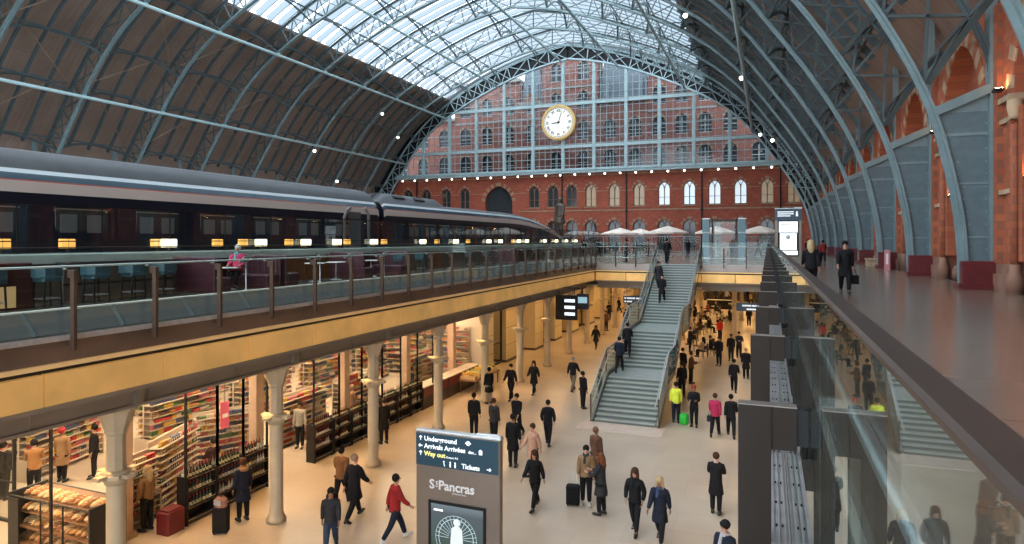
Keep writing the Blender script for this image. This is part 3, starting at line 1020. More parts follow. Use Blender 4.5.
for (x, z) in hw_spots:
    if p0 is None:
        p0 = thing('window_4', None, None); struct(p0)
        q = MB(); gothic_pane(q, 0, 1.03, 0, 2.2, 1.2, lambda u, v, d: (u, d, v), 0.2, 0.25); q.build('pane', HP, p0)
        q = MB(); q.box(-.06, .06, .1, .2, 0, 2.9); q.box(-1.03, 1.03, .1, .2, 1.2, 1.3); q.box(-1.03, 1.03, .1, .2, 0, .12); q.box(-1.03, 1.03, .1, .2, 2.05, 2.15); q.build('window_frame', WHITE, p0)
        p0.location = (x, YH, z)
    else: dup(p0, (x, YH, z))
b = MB(); b.box(-90, 30, YW+1.8, YH+4, 5.6, 6.0); struct(b.build('floor', PLATF))

# ---- row of little round lamps under the screen
LAMP = emit_mat('lamp_glow', (1.0, 0.93, 0.82), 5.0)
def make_spot():
    t = thing('globe_lamp', '', 'lamp', group='small round lamps below the glazed screen')
    b = MB(); b.ball((0, 0, -0.28), 0.17, 10, 8); b.build('globe', LAMP, t)
    b = MB(); b.lathe(0, 0, [(.05, -.16), (.12, -.12), (.05, 0)], 8); b.build('fitting', BLACK, t)
    return t
sp0 = make_spot()
tag(sp0, 'one of the small round lamps hanging in a row beneath the clock screen')
n = 26
for i in range(n):
    x = AX-31.5+63*i/(n-1)
    if i == 0: sp0.location = (x, YE-0.55, ZB-0.35)
    else: dup(sp0, (x, YE-0.55, ZB-0.35))
ROOFLAMP = [(1, 'l', 35.0), (2, 'l', 33.5), (1, 'l', 27.5), (3, 'l', 31.0), (2, 'l', 25.0), (4, 'r', 28.5), (2, 'r', 31.5), (5, 'r', 24.0), (1, 'r', 30.0)]
for j, (k, sd, hf) in enumerate(ROOFLAMP):
    x = AX + (hf if sd == 'r' else -hf); z = arc_at(sd, hf, 'i')-0.05
    o = dup(sp0, (x, RIBS[k], z), label='bright roof lamp on the %s rib from the clock screen, %s, %s side' % (ORD[k+1], 'higher one' if hf < 29 else 'lower one', 'train' if sd == 'l' else 'promenade'), group='roof lamps on the ribs', scale=1.3)

# ================================================================ BALUSTRADES
def make_post(side):
    """side=+1: deck lies towards +X from the glass"""
    t = thing('balustrade_post', '', 'post')
    s = side
    def bx(mb, x0, x1, y0, y1, z0, z1): mb.box(s*x0, s*x1, y0, y1, z0, z1)
    b = MB(); bx(b, -0.22, -0.12, -.03, .03, -0.28, 1.12); bx(b, -0.12, -0.045, -.025, .025, 0.985, 1.12); bx(b, -0.12, -0.03, -.025, .025, -0.20, -0.08); b.build('plate', BRONZE_D, t)
    b = MB(); bx(b, -0.221, -0.045, -.026, .026, 1.12, 1.123); b.build('top_highlight', mat('edge_highlight', (.22, .19, .17), .4, .4), t)  # paler strip paints the highlight along the plate top
    b = MB(); bx(b, -0.05, -0.012, -.018, .018, 1.0, 1.115)
    b.tube([(s*-0.022, 0, 0.96), (s*-0.022, 0, 1.12)], 0.012, 8); b.build('clamp', BLACK, t)
    b = MB(); bx(b, 0.012, 0.09, -.015, .015, 1.13, 1.16); b.build('rail_bracket', INOX, t)
    # leaning strut that carries the low rail, on the deck side
    b = MB(); b.bar((s*0.05, -0.5, 0.02), (s*0.22, -0.62, 0.40), 0.10, 0.02, (0, 1, 0)); b.build('strut', mat('grey_strut', (.13, .15, .16), .4, .3), t)
    return t
PY0 = 7.79; PSP = 1.632
postR = make_post(1); BRONZE_D = mat('lit_brown_bronze_metal', (0.075, 0.046, 0.033), 0.45, 0.1, var=0.2, spec=.2); postL = make_post(-1)  # lighter bronze copy, lit look of the train-side posts put into colour
cnt = 0
for k in range(-6, 24):
    y = PY0 + PSP*k
    if y > YV-0.3: break
    lab = 'dark bronze balustrade post on the train side, %s post along from the near end' % ORD[min(k+7, 30)]
    if cnt == 0: postL.location = (XL, y, DECK); tag(postL, lab, 'post', 'bronze posts of the train side balustrade')
    else: dup(postL, (XL, y, DECK), label=lab)
    cnt += 1
cnt = 0
for k in range(-3, 28):
    y = 2.25 + PSP*k
    if y > YV-0.3: break
    lab = 'dark bronze plate post on the promenade side, %s post along from the near end' % ORD[min(k+4, 30)]
    if cnt == 0: postR.location = (XG, y, DECK); tag(postR, lab, 'post', 'bronze plate posts of the promenade balustrade')
    else: dup(postR, (XG, y, DECK), label=lab)
    cnt += 1
def balustrade(name, label, x, s, y0, y1, ztop=7.718):
    t = thing(name, label, 'balustrade', (x, y0, DECK))
    y = y0
    while y < y1-0.1:
        yy = min(y+PSP, y1)
        b = MB(); b.box(x-0.009, x+0.009, y+0.008, yy-0.008, DECK-0.05, ztop); b.build('glass_pane', GLASS, t, True)
        y = yy
    hw = 0.018
    b = MB()
    prof = [(-hw, 0.0), (hw, 0.0), (hw, 0.006), (hw*0.8, 0.011), (-hw*0.8, 0.011), (-hw, 0.006)]
    b.prism([(u, v) for u, v in prof], lambda u, v, tt: (x+0.001*s+u, tt, ztop+v), y0, y1); b.build('cap_rail', RAILM, t, True)
    b = MB(); b.tube([(x+s*0.09, y0, DECK+1.18), (x+s*0.09, y1, DECK+1.18)], 0.02, 8); b.build('hand_rail', INOX, t, True)
    b = MB(); b.tube([(x+s*0.22, y0, DECK+0.42), (x+s*0.22, y1, DECK+0.42)], 0.022, 8); b.build('low_rail', mat('pale_rail', (.62, .60, .56), .4), t, True)
    b = MB(); b.box(x-s*0.122, x-s*0.012, y0, y1, DECK-0.1, DECK-0.02)
    b.box(x-s*0.10, x-s*0.095, y0, y1, DECK-0.02, DECK-0.012); b.box(x-s*0.07, x-s*0.065, y0, y1, DECK-0.02, DECK-0.01); b.box(x-s*0.035, x-s*0.03, y0, y1, DECK-0.02, DECK-0.012)
    b.build('edge_channel', mat('pale_zinc', (0.50, 0.48, 0.48), 0.35, 0.5, var=0.12, vscale=8), t, True)
    b = MB()
    yy = max(y0, 0.5)
    while yy < min(y1, 12):
        for xo in (0.083, 0.05): b.cbox(x-s*xo, yy, DECK-0.014, 0.010, 0.012, 0.012)
        yy += 0.36
    b.build('rivets', BLACK, t, True)['kind'] = 'stuff'
    return t
balustrade('glass_balustrade', 'glass balustrade with bronze cap rail along the promenade edge', XG, 1, -8, YV-0.05)
balustrade('glass_balustrade', 'long glass balustrade along the bar terrace on the train side', XL, -1, -8, YV-0.05)
def cross_bal(x0, x1, label):
    t = thing('glass_balustrade', label, 'balustrade', (x0, YV, DECK))
    n = max(1, round((x1-x0)/1.6)); w_ = (x1-x0)/n
    for i in range(n):
        b = MB(); b.box(x0+i*w_+.01, x0+(i+1)*w_-.01, YV-.009, YV+.009, DECK-.05, 7.69); b.build('glass_pane', GLASS, t, True)
    for i in range(n+1):
        b = MB(); b.box(x0+i*w_-.03, x0+i*w_+.03, YV-0.22, YV-0.10, DECK-0.25, DECK+1.12); b.box(x0+i*w_-.03, x0+i*w_+.03, YV-0.10, YV-0.02, DECK+1.0, DECK+1.12); b.build('post', BRONZE_D, t, True)
    b = MB(); b.box(x0, x1, YV-.022, YV+.022, 7.69, 7.72); b.build('cap_rail', RAILM, t, True)
    b = MB(); b.tube([(x0, YV+.09, DECK+1.18), (x1, YV+.09, DECK+1.18)], .02, 8); b.tube([(x0, YV+.22, DECK+.42), (x1, YV+.22, DECK+.42)], .02, 8); b.build('hand_rail', INOX, t, True)
    return t
cross_bal(XL+0.05, -7.2, 'glass balustrade across the opening end on the train side of the stairs')
cross_bal(-4.15, XG-0.05, 'glass balustrade across the opening end between stairs and promenade')

# ================================================================ TRAIN
NAVY = mat('navy_train_paint', (0.007, 0.010, 0.020), 0.32, 0.0, spec=0.25)
SLATEB = mat('slate_blue_train_paint', (0.045, 0.085, 0.115), 0.22, 0.2)
STRIPE = mat('pale_train_stripe', (0.52, 0.46, 0.43), 0.3)
REDL = mat('red_train_line', (0.35, 0.06, 0.04), 0.4)
ROOFT = mat('train_roof_grey', (0.055, 0.06, 0.068), 0.45, 0.0, var=0.15, vscale=1.0, spec=0.22)
TWIN = mat('train_window', (0.045, 0.042, 0.042), 0.07)
TX = -20.45; TC = -21.85
prof = [(0, 6.35), (0.03, 7.2), (-0.03, 7.9), (0, 8.4), (0, 9.26), (0.02, 9.60), (0.04, 9.64), (0.14, 9.84), (0.22, 9.97), (0.42, 10.26), (0.8, 10.56), (1.4, 10.70)]
pm = [0, 0, 0, 0, 1, 2, 3, 5, 4, 4, 4]      # material of each strip
full_p = [(TX-d, z, ) for d, z in prof] + [(2*TC-(TX-d), z) for d, z in prof[::-1][1:]]
pmf = pm + pm[::-1]
HIGHL = mat('train_roof_highlight', (0.50, 0.58, 0.62), 0.3)  # pale strip paints the highlight below the roof curve
def coach(label, y0, y1, windows, hump, nose=None):
    t = thing('train_coach', label, 'train', (TC, y0, 6.35), 0, 'coaches of the parked train')
    ys = [y0, y0+0.25]; sc_ = [0.97, 1.0]
    if nose:
        ys += [nose + (y1-nose)*q/8 for q in range(9)]
        sc_ += [1-0.62*(q/8)**1.9 for q in range(9)]
    else: ys += [y1-0.25, y1]; sc_ += [1.0, 0.97]
    b = MB(); vs = []
    n = len(full_p)
    for y, s in zip(ys, sc_):
        for x, z in full_p:
            if nose and z > 10: z = 10+(z-10)*0.35
            vs.append((TC+(x-TC)*(0.45+0.55*s if nose else s), y, 6.35+(z-6.35)*s))
    b.v = vs
    for i in range(len(ys)-1):
        for k in range(n-1):
            b.f.append((i*n+k, i*n+k+1, (i+1)*n+k+1, (i+1)*n+k)); b.mi.append(pmf[k]); 
            if pmf[k] in (4, 3): b.smooth.add(len(b.f)-1)
    b.f.append(tuple(range(n))); b.mi.append(0); b.f.append(tuple((len(ys)-1)*n+k for k in range(n-1, -1, -1))); b.mi.append(0)
    b.build('body', [NAVY, STRIPE, REDL, SLATEB, ROOFT, HIGHL], t, True)
    for (a, c) in windows:
        f = MB(); f.rbox(TX-0.03, TX+0.015, a, c, 8.03, 8.78, 0.01); wo = f.build('window', TWIN, t, True)
        f = MB(); f.box(TX+0.005, TX+0.028, a, c, 8.80, 8.84)
        g = f.build('window_trim', mat('train_trim', (0.30, 0.24, 0.17), 0.4, 0.4), t, True)
        f = MB(); f.rbox(TX-0.02, TX+0.02, a+(c-a)*.08, a+(c-a)*.40, 8.08, 8.66, 0.01); f.rbox(TX-0.02, TX+0.02, a+(c-a)*.58, a+(c-a)*.9, 8.08, 8.66, 0.01)
        f.build('seat_back', mat('seat_grey', (0.12, 0.11, 0.11), 0.6), t, True)
    for (a, c) in hump:
        f = MB()
        P = [(TX-0.42, 10.1), (TX-0.62, 10.42), (TX-0.85, 10.62), (TX-1.4, 10.70)]
        P2 = P + [(2*TC-x, z) for x, z in P[::-1]]
        m_ = len(P2); L_ = len(f.v)
        vs = []
        for y, k_ in ((a, 0.0), (a+0.9, 1), (c-0.9, 1), (c, 0.0)):
            for x, z in P2: vs.append((x, y, 10.1+(z-10.1)*k_))
        fs = []
        for i in range(3):
            for k in range(m_-1): fs.append((i*m_+k, i*m_+k+1, (i+1)*m_+k+1, (i+1)*m_+k))
        f.add(vs, fs, sm=True); ho = f.build('roof_fairing', ROOFT, t, True)
        f = MB()
        yy = a+1.6
        while yy < c-2.4:
            f.bar((TX-0.66, yy, 10.47), (TX-0.66, yy+1.3, 10.47), 0.25, 0.06, (0.6, 0, 0.8)); yy += 2.5
        f.build('roof_vent', BLACK, t, True)
    return t
def wins(y0, y1, n):
    L = (y1-y0)/n
    return [(y0+L*i+L*0.16, y0+L*i+L*0.84) for i in range(n)]
YG = on_x(382, TX)
w0 = on_x(55, TX); w1 = on_x(108, TX); w2 = on_x(136, TX)
pitch = w2-w0
ww = []
y = w0-2*pitch
while y < YG-4.0:
    ww.append((y, y+(w1-w0))); y += pitch
c1 = coach('near coach of the parked dark train with long curved grey roof', -8, YG-0.25, ww, [])
YN = on_x(572, TX)
c2 = coach('far coach of the parked dark train with a tapered nose', YG+0.25, YN, wins(YG+2.6, on_x(505, TX), 8), [(YG+0.6, on_x(452, TX))], nose=on_x(512, TX))
# door end of the near coach
b = MB(); b.rbox(TX-0.03, TX+0.03, YG-3.2, YG-2.1, 7.3, 9.35, 0.02); b.build('door', mat('door_grey', (0.10, 0.10, 0.11), 0.35, 0.3), c1, True)
b = MB(); b.sweep([(TX+0.03, YG-3.6, 7.3), (TX+0.03, YG-3.6, 9.0), (TX+0.03, YG-3.4, 9.35), (TX, YG-3.0, 9.55)], 0.12, 0.16, up=(1, 0, 0)); b.build('door_surround', mat('door_surround_grey', (.2, .185, .18), .4), c1, True); b = MB(); b.sweep([(TX+0.03, YG-1.4, 7.3), (TX+0.03, YG-1.4, 9.2), (TX, YG-1.7, 9.6)], 0.12, 0.16, up=(1, 0, 0)); b.build('door_surround', mat('door_surround_grey', (.2, .185, .18), .4), c1, True)
for (yc_, cc) in ((YG, c1),):
    b = MB(); b.rbox(TC-1.15, TC+1.15, yc_-0.26, yc_+0.26, 6.5, 10.05, 0.1); b.build('gangway', DARK, cc, True)
# wheels/bogies
for cc, spots_ in ((c1, (on_x(40, TX), YG-3)), (c2, (YG+3, YN-9))):
    for y in spots_:
        b = MB(); b.box(TX-0.3, TX-0.1, y-1.6, y+1.6, 5.95, 6.4)
        b.build('bogie', BLACK, cc, True)
for xr, lb in ((-22.6, 'far'), (-21.1, 'near')):
    b = MB(); b.box(xr-.05, xr+.05, -10, 74, 5.85, 5.99)
    tag(b.build('track_rail', mat('rail_steel', (0.2, 0.15, 0.12), 0.5, 0.7)), '%s steel running rail in the trackbed under the parked train' % lb, 'rail')
# ================================================================ STAIRCASE
TREAD = mat('stair_tread', (0.30, 0.33, 0.31), 0.4, var=0.08, vscale=2)
RISER = mat('stair_riser', (0.12, 0.15, 0.145), 0.45)
NOSE = mat('stair_nosing', (0.52, 0.55, 0.52), 0.4)
SX0, SX1 = -6.98, -4.38
st_ = thing('staircase', 'wide grey staircase with glass sides rising from the lower floor to the upper deck', 'staircase', ((SX0+SX1)/2, 27.4, 0))
FL = [(27.4, 0.0, 30.3, 1.46, 10), (32.5, 1.46, 35.5, 2.95, 10), (38.6, 2.95, 45.2, 6.2, 22)]
line = [(27.4, 0.0)]
for (y0, z0, y1, z1, n) in FL:
    b = MB(); run = (y1-y0)/n; ri = (z1-z0)/n
    for i in range(n):
        ya = y0+i*run; zt = z0+(i+1)*ri
        b.m = 0; b.box(SX0, SX1, ya, ya+run+0.03, zt-0.05, zt)
        b.m = 1; b.box(SX0+.01, SX1-.01, ya+0.02, ya+0.06, zt-ri-0.03, zt-0.05)
        b.m = 2; b.box(SX0+.02, SX1-.02, ya-0.003, ya+0.028, zt-0.012, zt+0.003)
    b.m = 1
    b.add([(SX0+.02, y0+.1, max(0, z0-.3)), (SX1-.02, y0+.1, max(0, z0-.3)), (SX1-.02, y1, z1-.45), (SX0+.02, y1, z1-.45), (SX0+.02, y0+.1, z0), (SX1-.02, y0+.1, z0), (SX1-.02, y1, z1-.16), (SX0+.02, y1, z1-.16)],
          [(0,3,2,1),(4,5,6,7),(0,1,5,4),(1,2,6,5),(2,3,7,6),(3,0,4,7)])
    b.build('flight', [TREAD, RISER, NOSE], st_, True)
for (ya, yb, z) in ((30.3, 32.5, 1.46), (35.5, 38.6, 2.95), (45.2, YV+0.15, 6.2)):
    b = MB(); b.box(SX0, SX1, ya, yb, z-0.3, z); b.build('landing', TREAD, st_, True)
    line += [(ya, z), (yb, z)]
b = MB(); b.rbox(-7.5, -3.95, 26.2, 27.45, 0, 0.02, 0.01); b.build('base_slab', mat('base_slab_stone', (0.58, 0.47, 0.40), 0.4, var=.08), st_, True)
STRG = mat('stair_stringer', (0.24, 0.25, 0.24), 0.4, 0.4)
for (x, s) in ((SX0-0.1, -1), (SX1+0.1, 1)):
    b = MB(); b.sweep([(x, y, z-0.02) for y, z in line[:-1]], 0.08, 0.42, up=(1, 0, 0)); b.build('stringer', STRG, st_, True)
    for (ya, za), (yb, zb) in zip(line[:-1], line[1:]):
        n = max(1, round((yb-ya)/1.5))
        for i in range(n):
            a = ya+(yb-ya)*i/n+.01; c = ya+(yb-ya)*(i+1)/n-.01
            z0 = za+(zb-za)*i/n; z1 = za+(zb-za)*(i+1)/n
            xx = x+s*0.06
            b = MB(); b.add([(xx-.008, a, z0+.1), (xx-.008, c, z1+.1), (xx-.008, c, z1+1.25), (xx-.008, a, z0+1.25), (xx+.008, a, z0+.1), (xx+.008, c, z1+.1), (xx+.008, c, z1+1.25), (xx+.008, a, z0+1.25)],
                            [(0,3,2,1),(4,5,6,7),(0,1,5,4),(1,2,6,5),(2,3,7,6),(3,0,4,7)])
            b.build('glass_pane', GLASS, st_, True)
    b = MB(); b.tube([(x+s*.06, y, z+1.27) for y, z in line[:-1]], 0.028, 8); b.build('cap_rail', INOX, st_, True)
    b = MB(); b.tube([(x-s*.07, 27.2, 0.95)]+[(x-s*.07, y, z+0.98) for y, z in line[:-1]], 0.026, 8); b.build('hand_rail', INOX, st_, True)
    b = MB(); b.tube([(x-s*.02, y, z+0.12) for y, z in line[:-1]], 0.03, 6); b.build('foot_strip', NOSE, st_, True)
    b = MB()
    for y, z in [(27.4, 0), (30.3, 1.46), (32.5, 1.46), (35.5, 2.95), (38.6, 2.95), (42, 4.6)]:
        b.box(x+s*.05-.025, x+s*.05+.025, y-.03, y+.03, max(0, z-.2), z+1.2)
    b.build('post', BRONZE, st_, True)

# ================================================================ CAST COLUMNS
COLM = mat('cream_column_paint', (0.50, 0.415, 0.29), 0.5, var=0.08, vscale=2)
def make_column():
    t = thing('iron_column', '', 'column')
    b = MB(); b.lathe(0, 0, [(.27, 0), (.27, .10), (.23, .16), (.19, .24), (.185, 2.7), (.185, 2.8)], 16); b.build('shaft', COLM, t)
    b = MB(); b.lathe(0, 0, [(.21, 2.72), (.24, 2.8), (.30, 2.86), (.30, 2.98), (.22, 3.02)], 12)
    for k in range(8):
        a = 2*PI*k/8
        b.bar((.2*math.cos(a), .2*math.sin(a), 2.93), ((.46 if k % 2 == 0 else .36)*math.cos(a), (.46 if k % 2 == 0 else .36)*math.sin(a), 2.93), 0.20, 0.075)
    b.build('collar', COLM, t)
    b = MB(); b.lathe(0, 0, [(.19, 2.98), (.185, 3.75), (.22, 3.8), (.22, 3.86), (.24, 3.9), (.36, 4.25), (.42, 4.3), (.42, 4.42)], 8, False)
    b.build('capital', COLM, t)
    return t
col0 = make_column(); fc = True
for row, (x, rn) in enumerate(((-12.8, 'in the row before the shops'), (1.35, 'in the row under the promenade'))):
    for k in range(-1, 17):
        y = 9.7+4.8*k
        lab = 'cream cast iron column %s, %s from the near end' % (rn, ORD[k+2])
        if fc: col0.location = (x, y, 0); tag(col0, lab, 'column', 'cream columns %s' % rn); fc = False
        else: dup(col0, (x, y, 0), label=lab, group='cream columns %s' % rn)
        if row == 0 and y < YV:
            b = MB()
            b.box(-12.36, -12.24, y-.32, y-.22, 4.44, 5.05); b.box(-12.36, -12.24, y+.22, y+.32, 4.44, 5.05)
            b.box(-12.3, -12.1, y-.09, y+.09, 4.46, 5.0)
            b.box(-12.9, -12.2, y-.3, y+.3, 4.42, 4.46)
            o = struct(b.build('trim_8', mat('beam_bracket', (0.22, 0.18, 0.14), 0.5, 0.2)))
# extra columns under the walkway
for (x, y) in ((-9.6, 52.9), (-9.6, 62.5), (-6.2, 57.7), (-6.2, 67.3), (-2.4, 52.9), (-2.4, 67.3)):
    dup(col0, (x, y, 0), label='cream iron column beneath the far walkway, %s, %s' % ({-9.6: 'shop side', -6.2: 'behind the stairs', -2.4: 'promenade side'}[x], 'nearer one' if y < 60 else 'deeper one') , group='columns below the far walkway')

# ================================================================ CEILING LIGHTS OF THE LOWER LEVEL
LWARM = emit_mat('warm_panel_light', (1.0, 0.58, 0.22), 135.0)
LSHOP = emit_mat('shop_panel_light', (1.0, 0.76, 0.50), 52.0)
def make_clight(m, sx, sy):
    t = thing('ceiling_light', '', 'light')
    b = MB(); b.box(-sx/2, sx/2, -sy/2, sy/2, -0.03, -0.012); b.build('diffuser', m, t)
    b = MB()
    for (x0, x1, y0, y1) in ((-sx/2-.05, sx/2+.05, -sy/2-.05, -sy/2), (-sx/2-.05, sx/2+.05, sy/2, sy/2+.05), (-sx/2-.05, -sx/2, -sy/2, sy/2), (sx/2, sx/2+.05, -sy/2, sy/2)): b.box(x0, x1, y0, y1, -0.06, 0)
    b.build('housing', WHITE, t)
    return t
la = make_clight(LSHOP, 0.45, 2.0); lw = make_clight(LWARM, 0.5, 0.5)
f1 = f2 = True
ordn = 0
for iy, y in enumerate((2, 6, 9.8, 13, 16.2, 19.4, 22.6, 25.8, 29, 32.2)):
    for ix, x in enumerate((-16.6, -20.5, -24.5)):
        lab = 'bright shop ceiling strip light, %s row behind the shopfront, %s from the near end' % (ORD[ix+1], ORD[iy+1])
        if f1: la.location = (x, y, 4.44); tag(la, lab, 'light', 'strip lights in the shop ceiling'); f1 = False
        else: dup(la, (x, y, 4.44), label=lab)
for ix, (x, rn) in enumerate(((-13.6, 'beside the shop column row'), (2.8, 'under the promenade'), (-9.8, 'below the far walkway by the shops'), (-6.0, 'below the far walkway behind the stairs'), (-2.2, 'below the far walkway towards the promenade'), (-17.5, 'in the cream passage'), (-22.5, 'deep in the cream passage'))):
    n = 0
    for iy in range(0, 18):
        y = 4.9+4.8*iy
        if ix >= 2 and ix <= 4 and y < YV+1.5: continue
        if ix >= 5 and y < 34: continue
        n += 1
        lab = 'square warm ceiling light %s, %s from the near end' % (rn, ORD[n])
        if f2: lw.location = (x, y, 4.44); tag(lw, lab, 'light', 'square warm ceiling lights %s' % rn); f2 = False
        else: dup(lw, (x, y, 4.44), label=lab, group='square warm ceiling lights %s' % rn)

# ================================================================ SHOPS BELOW THE TRAIN SIDE
SHELFM = mat('shop_shelf', (0.46, 0.38, 0.29), 0.5)
FRM = mat('black_frame', (0.02, 0.02, 0.02), 0.4, 0.3)
SX = -14.8
# shopfront header and glazing mullions
b = MB(); b.box(SX-0.2, SX, -6, 34, 4.0, 4.44); struct(b.build('trim_9', mat('header_panel', (0.42, 0.31, 0.2), 0.5)))
PIL = mat('pink_stone_pillar', (0.52, 0.36, 0.26), 0.5, var=.08)
for k in range(0, 9):
    y = 2.6+4.8*k*0.995
    b = MB(); b.rbox(-15.95, -15.6, y-.17, y+.17, 0, 4.44, 0.02); b.box(-16.0, -15.55, y-.22, y+.22, 0, .15)
    tag(b.build('shop_pillar', PIL, loc=(-15.8, y, 0)), 'square pale stone pillar inside the shopfront, %s from the near end' % ORD[k+1], 'pillar', 'square pillars inside the shopfront')
def glazed_front(label, y0, y1, x=SX-0.05):
    t = thing('shop_window', label, 'shop window', (x, y0, 0))
    b = MB(); b.box(x-.01, x+.01, y0, y1, 1.35, 4.0); b.build('pane', GLASS_S, t, True)
    b = MB()
    for y in (y0, y1): b.box(x-.03, x+.03, y-.025, y+.025, 0, 4.0)
    b.build('frame', FRM, t, True)
yy = [13.3, 14.4, 15.4, 16.4]
for i in range(3): glazed_front('tall clear shop window above the bottle racks, %s pane before the doorway' % ORD[i+1], yy[i], yy[i+1])
for i in range(6): glazed_front('tall clear shop window above the long rack row, %s pane after the doorway' % ORD[i+1], 18.7+1.45*i, 18.7+1.45*(i+1))
glazed_front('tall clear shop window left of the bakery stand', 8.6, 9.7)

# bottle racks
BOT = []
for nm, c_ in (('dark_green_bottle', (0.02, 0.05, 0.02)), ('amber_bottle', (0.12, 0.04, 0.01)), ('red_wine_bottle', (0.06, 0.008, 0.01)), ('clear_bottle', (0.4, 0.38, 0.3))):
    b = MB(); b.lathe(0, 0, [(.036, 0), (.036, .18), (.014, .235), (.014, .30)], 7); b.m = 1; b.lathe(0, 0, [(.0375, .05), (.0375, .13)], 7); b.m = 2; b.lathe(0, 0, [(.016, .25), (.016, .31)], 6)
    BOT.append(b.mesh(nm, [mat(nm+'_glass', c_, 0.12), mat('bottle_label_'+nm, random.choice([(0.6, .55, .45), (.55, .5, .3), (.6, .6, .58)]), 0.6), mat('bottle_cap_'+nm, random.choice([(.35, .03, .03), (.4, .3, .1), (.05, .05, .05)]), .4)]))
def make_rack(L):
    t = thing('bottle_rack', '', 'rack')
    b = MB()
    for z in (0.06, 0.46, 0.86, 1.26): b.box(-0.36, 0.0, 0, L, z-.02, z)
    b.build('shelf', mat('dark_wood_shelf', (0.06, 0.035, 0.02), 0.5), t)
    b = MB(); b.box(-0.38, -0.36, 0, L, 0, 1.32); b.box(-0.36, 0.02, 0, .025, 0, 1.32); b.box(-0.36, 0.02, L-.025, L, 0, 1.32); b.build('side_panel', FRM, t)
    b = MB()
    for z in (0.14, 0.54, 0.94): b.bar((0.0, 0, z), (0.0, L, z), 0.014)
    b.build('guard_rail', INOX, t)
    return t
rk = make_rack(1.0); rlab = 0; nbot = 0
STUFFB = MB()
BN = ['dark green', 'amber', 'dark red', 'clear']
def bottle_row(y, z, x, L, lab, step=0.115):
    global nbot
    n = int((L-.06)/step)
    c_ = random.randrange(4)
    for i in range(n):
        if random.random() < 0.25: c_ = random.randrange(4)
        if nbot >= 300:
            yb_ = y+.08+i*step
            STUFFB.m = c_; STUFFB.lathe(x, yb_, [(.036, z), (.036, z+.18), (.014, z+.235), (.014, z+.30)], 6); continue
        o = bpy.data.objects.new('bottle', BOT[c_]); col.objects.link(o); o.location = (x, y+.08+i*step, z); nbot += 1
        tag(o, '%s bottle %s' % (BN[c_], lab), 'bottle', '%s bottles %s' % (BN[c_], lab))
RK = [(13.3, 'first'), (14.35, 'second'), (15.4, 'third')]
RK2 = [(18.7+1.45*i*0.76, i) for i in range(7)]
first = True
racks = []
for (y, nme) in RK:
    lab = 'low dark bottle rack along the shopfront before the doorway, %s from the red crate' % nme
    if first: rk.location = (SX, y, 0); tag(rk, lab, 'rack', 'low bottle racks along the shopfront'); first = False
    else: dup(rk, (SX, y, 0), label=lab)
    for si, z in enumerate((0.46, 0.86, 1.26)):
        bottle_row(y, z, SX-0.10, 1.0, 'on the %s of the %s rack before the shop doorway' % (['lowest filled shelf', 'middle shelf', 'top'][si], nme))
    if True:
        bottle_row(y, 1.26, SX-0.25, 1.0, 'in the top back row of the %s rack before the doorway' % nme)
for (y, i) in RK2:
    lab = 'low dark bottle rack after the shop doorway, %s from the doorway' % ORD[i+1]
    dup(rk, (SX, y, 0), label=lab)
    for si, z in enumerate((0.46, 0.86, 1.26)):
        bottle_row(y, z, SX-0.10, 1.0, 'on the %s of rack %s after the shop doorway' % (['lowest filled shelf', 'middle shelf', 'top'][si], ORD[i+1]))
MAROON = mat('red_plastic', (0.11, 0.008, 0.012), 0.45)
b = MB(); b.rbox(-15.2, -14.75, 12.65, 13.2, 0, 0.60, 0.03); b.box(-15.15, -14.8, 12.7, 13.15, .60, .64)
for z in (.2, .42): b.box(-14.76, -14.735, 12.7, 13.15, z, z+.03)
tag(b.build('crate', MAROON, loc=(-15, 12.8, 0)), 'dark red crate at the corner of the bottle racks', 'crate')
# red fronted deli counters farther along
for i in range(5):
    y = 26.4+1.25*i
    t = thing('deli_counter', 'low shop counter with %s front beyond the bottle racks, %s along' % ('a red' if i < 3 else 'a dark', ORD[i+1]), 'counter', (SX, y, 0), 0, 'low counters beyond the bottle racks')
    b = MB(); b.rbox(-0.6, 0, 0, 1.2, 0, 1.0, 0.02); b.build('body', FRM, t)
    b = MB(); b.box(0.0, 0.02, 0.02, 1.18, 0.55 if i < 3 else .2, 0.98); b.build('front_panel', MAROON if i < 3 else mat('brown_panel', (.12, .07, .04), .5), t)
    b = MB(); b.rbox(-0.65, 0.05, 0, 1.2, 1.0, 1.05, 0.01); b.build('worktop', SHELFM, t)

o = STUFFB.build('bottles', [mat(n_+'_glass', (0, 0, 0)) for n_ in ('dark_green_bottle', 'amber_bottle', 'red_wine_bottle', 'clear_bottle')]); tag(o, 'rows of dark bottles filling the farther racks after the shop doorway', 'bottles', kind='stuff')
# bakery stand
WOOD = mat('warm_wood', (0.25, 0.13, 0.06), 0.5, var=.2)
t = thing('bread_stand', 'tall wooden bread stand with a black end panel at the shop corner', 'display stand', (-16.25, 10.9, 0))
b = MB()
for z, dy in ((0.35, 0.0), (0.7, .08), (1.05, .16), (1.4, .24)): b.add([(-1.35, -.3+dy, z-.08), (1.45, -.3+dy, z-.08), (1.45, .5, z+.06), (-1.35, .5, z+.06), (-1.35, -.3+dy, z-.05), (1.45, -.3+dy, z-.05), (1.45, .5, z+.09), (-1.35, .5, z+.09)], [(0,3,2,1),(4,5,6,7),(0,1,5,4),(1,2,6,5),(2,3,7,6),(3,0,4,7)])
b.build('shelf', WOOD, t)
b = MB(); b.rbox(-1.42, -1.36, -.4, .55, 0, 1.55, .01); b.rbox(1.46, 1.52, -.4, .55, 0, 1.55, .01); b.box(-1.36, 1.46, .5, .55, 0, 1.5); b.build('side_panel', FRM, t)
b = MB()
b.box(-1.36, -.98, -.44, -.40, 0, 1.45)
